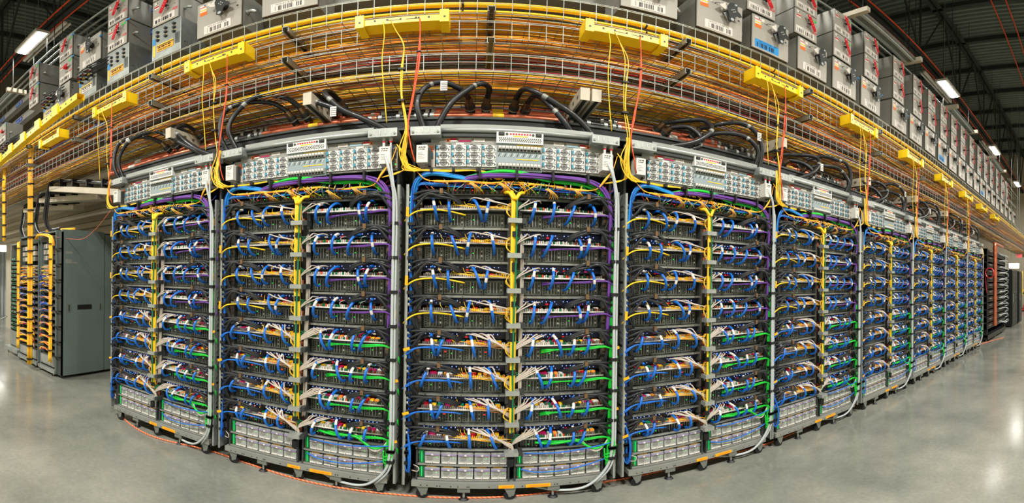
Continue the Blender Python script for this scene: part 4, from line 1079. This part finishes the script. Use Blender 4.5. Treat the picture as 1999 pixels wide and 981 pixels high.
for (x, z, t, lab) in [(-3.21, 4.02, 0, 'galvanized tap box with nine round sockets and a yellow sticker, nearer the viewer'), (-4.06, 4.02, 0, 'galvanized tap box with nine round sockets under two red-handled boxes'),
                       (-4.75, 4.02, 1, 'galvanized tap box with nine black plugs, nearest the socket boxes'), (-5.0 - .9, 4.02 + .0, 1, 'galvanized tap box with nine black plugs under the short red knob'), (-7.9, 3.75, 1, 'galvanized tap box with black plugs in the far left'), (-9.1, 3.75, 1, 'leftmost galvanized tap box with black plugs')]:
    tag(tp[t].place((x, BY, z)), lab, 'tap box', 'galvanized tap boxes on the left')
# busways and conduits behind the boxes
for i, (y, z, h) in enumerate(((3.3, 4.35, .16), (3.3, 4.85, .16), (3.3, 5.3, .14))):
    b = MB(); b.box(-13, 20, y, y + .12, z, z + h, 'box_side'); b.box(-13, 20, y - .01, y, z + h - .02, z + h, 'galv'); b.box(-13, 20, y - .01, y, z, z + .02, 'galv')
    root = b.build('busway')
    for q in range(12):
        g = MB(); g.cyl((-12.2 + q * 2.75 + i * .3, y + .06, z + h), 'z', .008, 9.8 - z - h, 'dark_steel', 6); g.build('hanger_rod', root)
    x = -12.5
    while x < -2.5:
        g = MB()
        g.box(x, x + .35, y - .012, y - .010, z + .03, z + h - .03, 'blue_sign')
        g.cyl((x + .29, y - .0135, z + h / 2), 'y', .03, .0015, 'white', 10); g.cyl((x + .29, y - .0145, z + h / 2), 'y', .02, .0015, 'blue_sign', 10)
        for j in range(3): g.box(x + .03, x + .2, y - .0135, y - .012, z + .05 + j * .018, z + .056 + j * .018, 'sky_blue')
        x += 1.1; g.build('blue_sign', root)
    tag(root, '%s gray busbar duct with blue signs behind the electrical boxes' % ('lowest', 'middle', 'highest')[i], 'busbar duct')
for i, (y, z) in enumerate(((3.0, 5.62), (3.12, 5.62), (3.24, 5.62))):
    b = MB(); b.cyl((-12, y, z), 'x', .02, 31, 'galv', 8); tag(b.build('steel_conduit'), 'galvanized conduit on top of the switch boxes, %s from the aisle' % ORD[i], 'conduit', 'conduits on top of the boxes')

# ------------------------------------------------------------------ fibre cabinets on the left
FY = 2.37
def fibre_cabinet(x0, x1, side_panel, lab, seed):
    rnd = random.Random(seed); W_ = x1 - x0; b = MB()
    b.box(0, .02, .0, .92, .06, 1.93, 'cabinet_gray'); b.box(W_ - .02, W_, .0, .92, .06, 1.93, 'cabinet_gray'); b.box(0, W_, .9, .92, .06, 1.93, 'cabinet_gray'); b.box(0, W_, 0, .92, 1.91, 1.93, 'cabinet_gray'); b.box(0, W_, -.03, .92, .04, .09, 'zinc')
    b.box(.02, W_ - .02, .3, .31, .09, 1.91, 'black_metal'); b.box(.02, W_ - .02, -.005, .02, 1.80, 1.87, 'frame_gray')
    for x in (.06, W_ - .06):
        b.cyl((x, .0, .0), 'z', .012, .05, 'zinc', 8); b.cyl((x, .0, .0), 'z', .025, .012, 'black', 10)
    root = b.build('fibre_cabinet'); P = []
    for i in range(6):
        g = MB(); z = 1.45 - i * .05 + .0
        g.box(.05, W_ - .05, .02, .28, z, z + .035, 'cream'); g.box(.06, W_ - .06, .012, .02, z + .004, z + .028, 'shelf_gray')
        for j in range(12):
            x = .07 + j * (W_ - .16) / 12; g.tube([(x, .012, z + .015), (x + .01, -.02, z + .008), (x + .05, -.03, z + .0), (W_ - .05, -.03, z - .01)], .004, rnd.choice(['yellow_fibre', 'orange', 'yellow_fibre', 'offwhite', 'dark_red']), n=4, k=2)
        g.build('patch_panel', root)
    for i in range(12):
        g = MB(); z = 1.33 - i * .089
        g.box(.05, W_ - .05, .03, .28, z - .05, z, 'module_dark'); g.box(.06, W_ - .06, .026, .03, z - .045, z - .01, 'shelf_gray')
        cols = ['blue_deep', 'blue_deep', 'yellow_fibre', 'blue_hose', 'orange'] if i < 7 else ['dark_red', 'red', 'yellow_fibre', 'offwhite', 'orange', 'yellow']
        if i < 2: cols = ['blue_deep', 'blue_deep', 'yellow_fibre']
        for j in range(22):
            x = rnd.uniform(.07, W_ - .12); e = .05 if rnd.random() < .5 else W_ - .05
            g.tube([(x, .02, z - .02), ((x + e) / 2 + rnd.uniform(-.05, .05), -.04, z - .012 + rnd.uniform(-.01, .02)), (e, -.035, z - .03 + rnd.uniform(-.03, .01))], .0055, rnd.choice(cols), n=5, k=3)
        g.build('cable_tier', root)
    for i in range(2):
        g = MB(); g.box(.04, W_ - .04, -.01, .3, .12 + i * .0 + .0, .25, 'shelf_gray')
        if i: g = None
        else:
            for j in range(5): g.box(.06 + j * (W_ - .12) / 5, .05 + (j + 1) * (W_ - .12) / 5, -.014, -.01, .14, .235, 'perforated')
            g.build('power_shelf', root)
    if 1:
        g = MB()
        for j in range(3):
            for i in range(5): g.box(.08 + i * (W_ - .2) / 5, .06 + (i + 1) * (W_ - .2) / 5, .01, .06, 1.55 + j * .08, 1.61 + j * .08, 'offwhite' if (i + j) % 2 else 'shelf_gray')
        g.build('breaker_group', root)
    tag(root, lab, 'fibre cabinet', None)
    root.location = (x0, FY, 0)
    return root
r1 = fibre_cabinet(-4.88, -4.40, 1, 'fibre cabinet with orange patch cables next to the tall gray side panel', 21)
fibre_cabinet(-5.62, -4.94, 0, 'fibre cabinet with blue and red cables behind the thick yellow fibre column', 22)
g = MB(); g.box(-4.40, -4.385, FY - .02, FY + .06, .04, 1.93, 'cabinet_gray'); g.box(-4.39, -4.255, FY + .0, FY + .02, .04, 1.90, 'frame_gray')
for i in range(8):
    z = .28 + i * .2; g.box(-4.40, -4.29, FY - .035, FY - .025, z, z + .012, 'black'); g.box(-4.30, -4.275, FY - .03, FY + .0, z, z + .014, 'black')
g = g.build('cable_guide'); g.location = (0, 0, 0); tag(g, 'slim gray vertical cable guide with black straps beside the tall side panel', 'cable guide')
g = MB(); g.box(-4.275, -4.255, FY, 3.02, .045, 1.93, 'cabinet_gray'); g.box(-4.275, -4.255, 3.035, 3.36, .045, 1.90, 'cabinet_gray'); g.box(-4.40, -4.275, FY + .02, 3.3, 1.86, 1.9, 'cabinet_gray')
g.box(-4.256, -4.2515, FY + .23, FY + .45, .905, .965, 'black')
sp = g.build('cabinet_side_panel')
for y in (FY + .08, FY + .565):
    g = MB(); g.box(-4.2555, -4.2505, y, y + .045, .88, .98, 'galv'); g.box(-4.2515, -4.25, y + .012, y + .034, .89, .97, 'frame_gray'); g.build('recessed_latch', sp)
for (y, z, a, c) in ((.05, 1.62, .10, .03), (.05, 1.50, .09, .05), (.15, 1.50, .07, .02)):
    g = MB(); g.box(-4.2552, -4.2542, FY + y, FY + y + a, z, z + c, 'shelf_gray'); g.build('paper_label', sp)
tag(sp, 'tall gray steel side panel with black slot and two latches ending the fibre cabinets', 'side panel')
for i, (x, zt) in enumerate(((-4.47, 0), (-5.56, 0))):
    b = MB(); strand_bundle(b, [(x, FY - .05, 1.85), (x + .01, FY - .055, 1.4), (x - .01, FY - .05, .9), (x, FY - .05, .5), (x, FY - .05, .2)], .02, 9, .010, ['yellow_fibre', 'orange', 'yellow_fibre'])
    z = 1.75
    while z > .25: b.cyl((x, FY - .055, z), 'z', .033, .012, 'black', 8); z -= .2
    tag(b.build('yellow_fibre_column'), 'yellow orange vertical fibre bundle on the cabinet fronts, %s from the gray side panel' % ORD[i], 'fibre bundle', 'fibre bundles on the fibre cabinets')
b = MB(); strand_bundle(b, [(-4.9, FY - .06, 1.86), (-4.8, FY - .07, 1.90), (-4.6, FY - .05, 1.88), (-4.45, FY - .05, 1.83), (-4.42, FY - .04, 1.74)], .018, 7, .009, ['yellow_fibre', 'orange'])
strand_bundle(b, [(-4.8, FY + .05, 1.96), (-4.55, FY + .1, 1.955), (-4.3, FY + .2, 1.95)], .018, 7, .008, ['yellow_fibre', 'orange'])
tag(b.build('yellow_fibre_loops'), 'yellow fibre bundles lying across the tops of the fibre cabinets', 'fibre cable')
# green and silver equipment cabinet at the end
b = MB(); X0, X1 = -6.22, -5.70
b.box(X0, X0 + .02, FY + .08, 3.3, .12, 1.85, 'zinc'); b.box(X1 - .02, X1, FY + .08, 3.3, .12, 1.85, 'zinc'); b.box(X0, X1, 3.28, 3.3, .12, 1.85, 'dark_steel'); b.box(X0 - .02, X1 + .02, FY - .02, 3.3, .06, .12, 'zinc'); b.box(X0, X1, FY + .08, 3.3, 1.84, 1.86, 'zinc')
for x in (X0 + .04, X1 - .04): b.cyl((x, FY + .03, 0), 'z', .012, .07, 'zinc', 8)
b.box(X0 + .02, X1 - .02, FY + .07, FY + .3, .14, .38, 'shelf_gray')
gc = b.build('equipment_cabinet')
rnd = random.Random(3)
for i in range(18):
    z = .42 + i * .068; g = MB(); g.box(X0 + .03, X1 - .03, FY + .07, FY + .3, z, z + .045, 'module'); g.box(X0 + .05, X1 - .05, FY + .064, FY + .07, z + .008, z + .018, 'green_dark')
    for j in range(8): g.box(X0 + .06 + j * .05, X0 + .085 + j * .05, FY + .058, FY + .064, z + .02, z + .036, rnd.choice(['green_dark', 'gray_conduit', 'zinc', 'black']))
    g.build('equipment_unit', gc)
tag(gc, 'silver cabinet of green-lit equipment units, last one beyond the fibre cabinets', 'equipment cabinet')
b = MB(); b.tube([(-6.2, 2.38, .62), (-6.34, 2.25, .5), (-6.36, 2.2, .2), (-6.3, 2.2, .012), (-6.0, 2.15, .012)], .012, 'galv', k=4); tag(b.build('loose_conduit'), 'loose gray conduit loop in front of the last silver cabinet', 'conduit')
# black cable runs coming down from the ceiling trays
for i, (xa, ya, za, xb, yb, zb, nm) in enumerate([(-4.72, 2.45, 2.62, -3.2, 2.5, 2.32, 'nearest'), (-5.25, 2.55, 2.55, -3.95, 2.75, 2.42, 'middle'), (-5.95, 2.6, 2.5, -4.7, 2.85, 2.40, 'farthest')]):
    b = MB(); rnd = random.Random(i)
    for j in range(9):
        d = Vector((rnd.uniform(-.025, .025), rnd.uniform(-.03, .03), rnd.uniform(-.025, .025)))
        q = [Vector(p) + d * (1 if t else 1) for t, p in enumerate([(xb, yb, zb), ((xa + xb) / 2, (ya + yb) / 2, (za + zb) / 2 + .02), (xa + .1, ya, za + .02), (xa - .02, ya - .02, za - .06), (xa - .05, ya - .05, za - .3), (xa - .06, ya - .06, 2.12), (xa - .0 + j * .01, ya - .05, 1.98 - j * .004), (xa + .2, ya, 1.96)])]
        b.tube(q, .009, ['black', 'black', 'black', 'black_rubber', 'black', 'gray_conduit'][j % 6], n=5, k=4)
    for t in (.2, .4, .6, .8): 
        c = Vector((xb, yb, zb)).lerp(Vector((xa, ya, za)), t); b.box(c.x - .01, c.x + .01, c.y - .05, c.y + .05, c.z - .03, c.z + .06, 'black')
    tag(b.build('black_cable_run'), 'bundle of black power cables bending down into the fibre cabinets, %s of the three' % nm, 'cable bundle')
    b = MB(); b.add([(xa + .05, ya - .06, za - .12), (xb, yb - .06, zb - .12), (xb, yb + .12, zb - .12), (xa + .05, ya + .12, za - .12), (xa + .05, ya - .06, za - .05), (xb, yb - .06, zb - .05), (xb, yb + .12, zb - .05), (xa + .05, ya + .12, za - .05)], [(0, 1, 2, 3), (4, 7, 6, 5), (0, 4, 5, 1), (3, 2, 6, 7), (0, 3, 7, 4), (1, 5, 6, 2)], 'cream')
    tag(b.build('support_beam'), 'cream beam under the black power cables, %s of the three' % nm, 'beam')
# red cable from the gray panel to the first rack
b = MB(); b.tube([(-4.4, FY - .02, 1.84), (-4.15, 2.45, 1.80), (-3.8, 2.4, 1.78), (-3.4, 2.3, 1.85), (-2.9, 2.12, 1.96)], .003, 'rope', n=5, k=6); tag(b.build('orange_rope'), 'thin orange rope sagging from the gray side panel to the first rack', 'rope')
# rope on the floor
b = MB()
rp = [(-2.86, 2.35, .009), (-2.8, 2.2, .009), (-2.289, 2.085, .009), (-1.703, 2.19, .009), (-.95, 2.13, .009), (-.4, 2.14, .009), (.1, 2.155, .009), (.55, 2.2, .009), (.82, 2.24, .009), (1.15, 2.25, .009), (1.46, 2.27, .009), (2.23, 2.225, .009), (2.96, 2.31, .009), (3.6, 2.32, .009), (4.53, 2.35, .009), (5.6, 2.37, .009), (7.0, 2.35, .009), (8.4, 2.2, .009), (9.6, 1.9, .009)]
b.tube([(x, y - .005, z - .002) for x, y, z in rp], .0062, 'rope', n=7, k=10)
tag(b.build('orange_rope'), 'orange woven rope lying on the floor along the whole rack row', 'rope')

# ------------------------------------------------------------------ right end: black rack with copper riser, dark cabinets, exit sign
b = MB(); X0, X1, Y0 = 8.75, 10.9, 2.12
b.box(X0, X0 + .04, Y0, 3.2, .1, 2.2, 'black_metal'); b.box(X1 - .04, X1, Y0, 3.2, .1, 2.2, 'black_metal'); b.box(X0, X1, 3.0, 3.1, .1, 2.2, 'black'); b.box(X0, X1, Y0 - .02, 3.1, .05, .16, 'black_metal')
for i in range(12): b.box(X0, X1, Y0 + .02, Y0 + .5, .3 + i * .16, .42 + i * .16, 'black'); b.box(X0, X1, Y0 + .01, Y0 + .02, .3 + i * .16, .31 + i * .16, 'frame_gray')
for x in (X0 + .1, (X0 + X1) / 2, X1 - .1): b.cyl((x, Y0 + .05, 0), 'z', .02, .06, 'zinc', 8)
dr = b.build('liquid_cooling_rack')
g = MB(); g.cyl((9.2, Y0 - .08, .35), 'z', .05, 1.95, 'copper', 16)
for z in (.4, 1.0, 1.6, 2.2): g.cyl((9.2, Y0 - .08, z), 'z', .058, .05, 'copper', 16)
g.tube([(9.2, Y0 - .08, 2.28), (9.22, Y0 - .06, 2.34), (9.35, Y0 - .05, 2.37), (10.3, Y0 - .05, 2.37)], .035, 'copper', n=10, k=4); g.build('copper_riser', dr)
for i in range(12):
    g = MB(); z = .37 + i * .16
    for x in (X0 + .12, X0 + .5, 10.1, 10.5): g.box(x, x + .3, Y0 - .03, Y0 - .01, z, z + .02, 'galv')
    for q in range(2): g.tube([(9.9 + q * .1, Y0 - .03, z + rnd.uniform(-.03, .03)), (10.2 + rnd.uniform(-.1, .1), Y0 - .10, z + rnd.uniform(-.03, .05)), (10.6 + rnd.uniform(-.1, .1), Y0 - .13, z + rnd.uniform(-.05, .03)), (10.95, Y0 - .08, z - rnd.uniform(.04, .1)), (10.85, Y0, z - .12)], .0085, 'gray_conduit', n=6, k=3)
    g.build('silver_hose', dr)
tag(dr, 'black rack with vertical copper pipe and silver hoses beyond the last server rack', 'cooling rack')
b = MB()
for j in range(4):
    n_ = 28; b.tube([(8.70 - j * .014, Y0 - .07 + .10 * math.cos(2 * PI * i / n_), 1.62 + .11 * math.sin(2 * PI * i / n_)) for i in range(n_ + 1)], .010, 'red', n=6, k=1)
b.tube([(8.70, Y0 + .03, 1.62), (8.69, Y0 + .02, 1.35), (8.7, Y0 + .0, 1.15)], .007, 'red', k=3)
tag(b.build('red_hose_coil'), 'red hose coil hanging on the black cooling rack', 'hose')
for i, (x0, x1, y0, h) in enumerate(((11.9, 12.9, 2.1, 1.82), (12.95, 13.6, 2.05, 1.80))):
    b = MB(); b.box(x0, x1, y0, y0 + 1, .04, h, 'black_metal'); b.box(x0 + .03, x1 - .03, y0 - .02, y0, .08, h - .04, 'black')
    for j in range(9): b.box(x0 + .06, x1 - .06, y0 - .025, y0 - .02, .2 + j * .18, .215 + j * .18, 'dark_steel')
    o = b.build('dark_cabinet'); g = MB(); g.box(x0 + .1, x0 + .13, y0 - .05, y0 - .02, .8, 1.05, 'galv'); g.build('handle', o)
    tag(o, 'black closed cabinet beyond the cooling rack, %s one' % ('nearer', 'farther')[i], 'cabinet', 'black cabinets at the far right')
b = MB()
for j in range(8): b.tube([(13.6 + rnd.uniform(-.04, .04), 2.02, 1.82), (13.6, 2.015, 1.4), (13.6 + rnd.uniform(-.03, .03), 2.02, .9)], .012, 'yellow_fibre', n=5, k=3)
tag(b.build('yellow_fibre_drop'), 'short yellow fibre bundle on the edge of the farther black cabinet', 'fibre cable')
b = MB()
for z in (.05, .85, 1.0): b.box(19, 21.8, 2.3, 3.0, z, z + .04, ['red', 'green_dark', 'yellow'][int(z > .5) + int(z > .9)])
for x in (19.0, 21.7): b.box(x, x + .06, 2.3, 2.36, 0, 1.9, 'orange'); b.box(x, x + .06, 2.94, 3.0, 0, 1.9, 'orange')
b.box(19.3, 19.9, 2.45, 2.8, .09, .3, 'red')
tag(b.build('shelving_unit'), 'small orange shelving unit with a red bin in the far distance', 'shelf')
b = MB(); b.box(17.0, 17.03, 2.54, 2.80, 2.53, 2.80, 'exit'); b.text('', 0, 0, 0, .1, 'red')
vs_, fs_, wd_ = glyphs('EXIT')
b.add([(16.995, 2.785 - px * .095, 2.60 + pz * .17) for px, pz in vs_], [tuple(reversed(f)) for f in fs_], 'red')
b.box(17.0, 17.03, 2.66, 2.68, 2.80, 9.8, 'galv'); tag(b.build('exit_sign'), 'small glowing red exit sign hanging in the far right doorway area', 'sign')
b = MB(); b.box(15.0, 15.06, 2.38, 2.75, 2.0, 2.16, 'lens'); b.box(15.06, 15.1, 2.36, 2.77, 1.98, 2.18, 'white'); b.cyl((15.08, 2.45, 2.18), 'z', .006, 7.6, 'galv', 6); b.cyl((15.08, 2.68, 2.18), 'z', .006, 7.6, 'galv', 6)
tag(b.build('far_lamp'), 'bright low strip lamp behind the black cabinets at the far right', 'lamp')
b = MB(); b.box(-10.9, -10.85, 3.0, 5.2, 2.02, 2.15, 'lens'); b.box(-10.98, -10.9, 2.9, 5.3, 2.0, 2.2, 'white'); b.cyl((-10.94, 3.2, 2.2), 'z', .006, 7.6, 'galv', 6); b.cyl((-10.94, 5.0, 2.2), 'z', .006, 7.6, 'galv', 6)
tag(b.build('far_lamp'), 'bright strip lamp low on the far left behind the last cabinet', 'lamp')
b = MB()
for i in range(60): b.cyl((-11.6, -1.0 + i * .11, .0), 'z', .06, 2.05, 'gray_conduit', 6)
tag(b.build('strip_curtain'), 'gray ribbed strip curtain at the far left behind the cabinets', 'curtain')

for o in COL.objects:
    if 'label' in o and len(o['label'].replace(',', '').split()) > 16: print('LONG', len(o['label'].split()), o['label'])
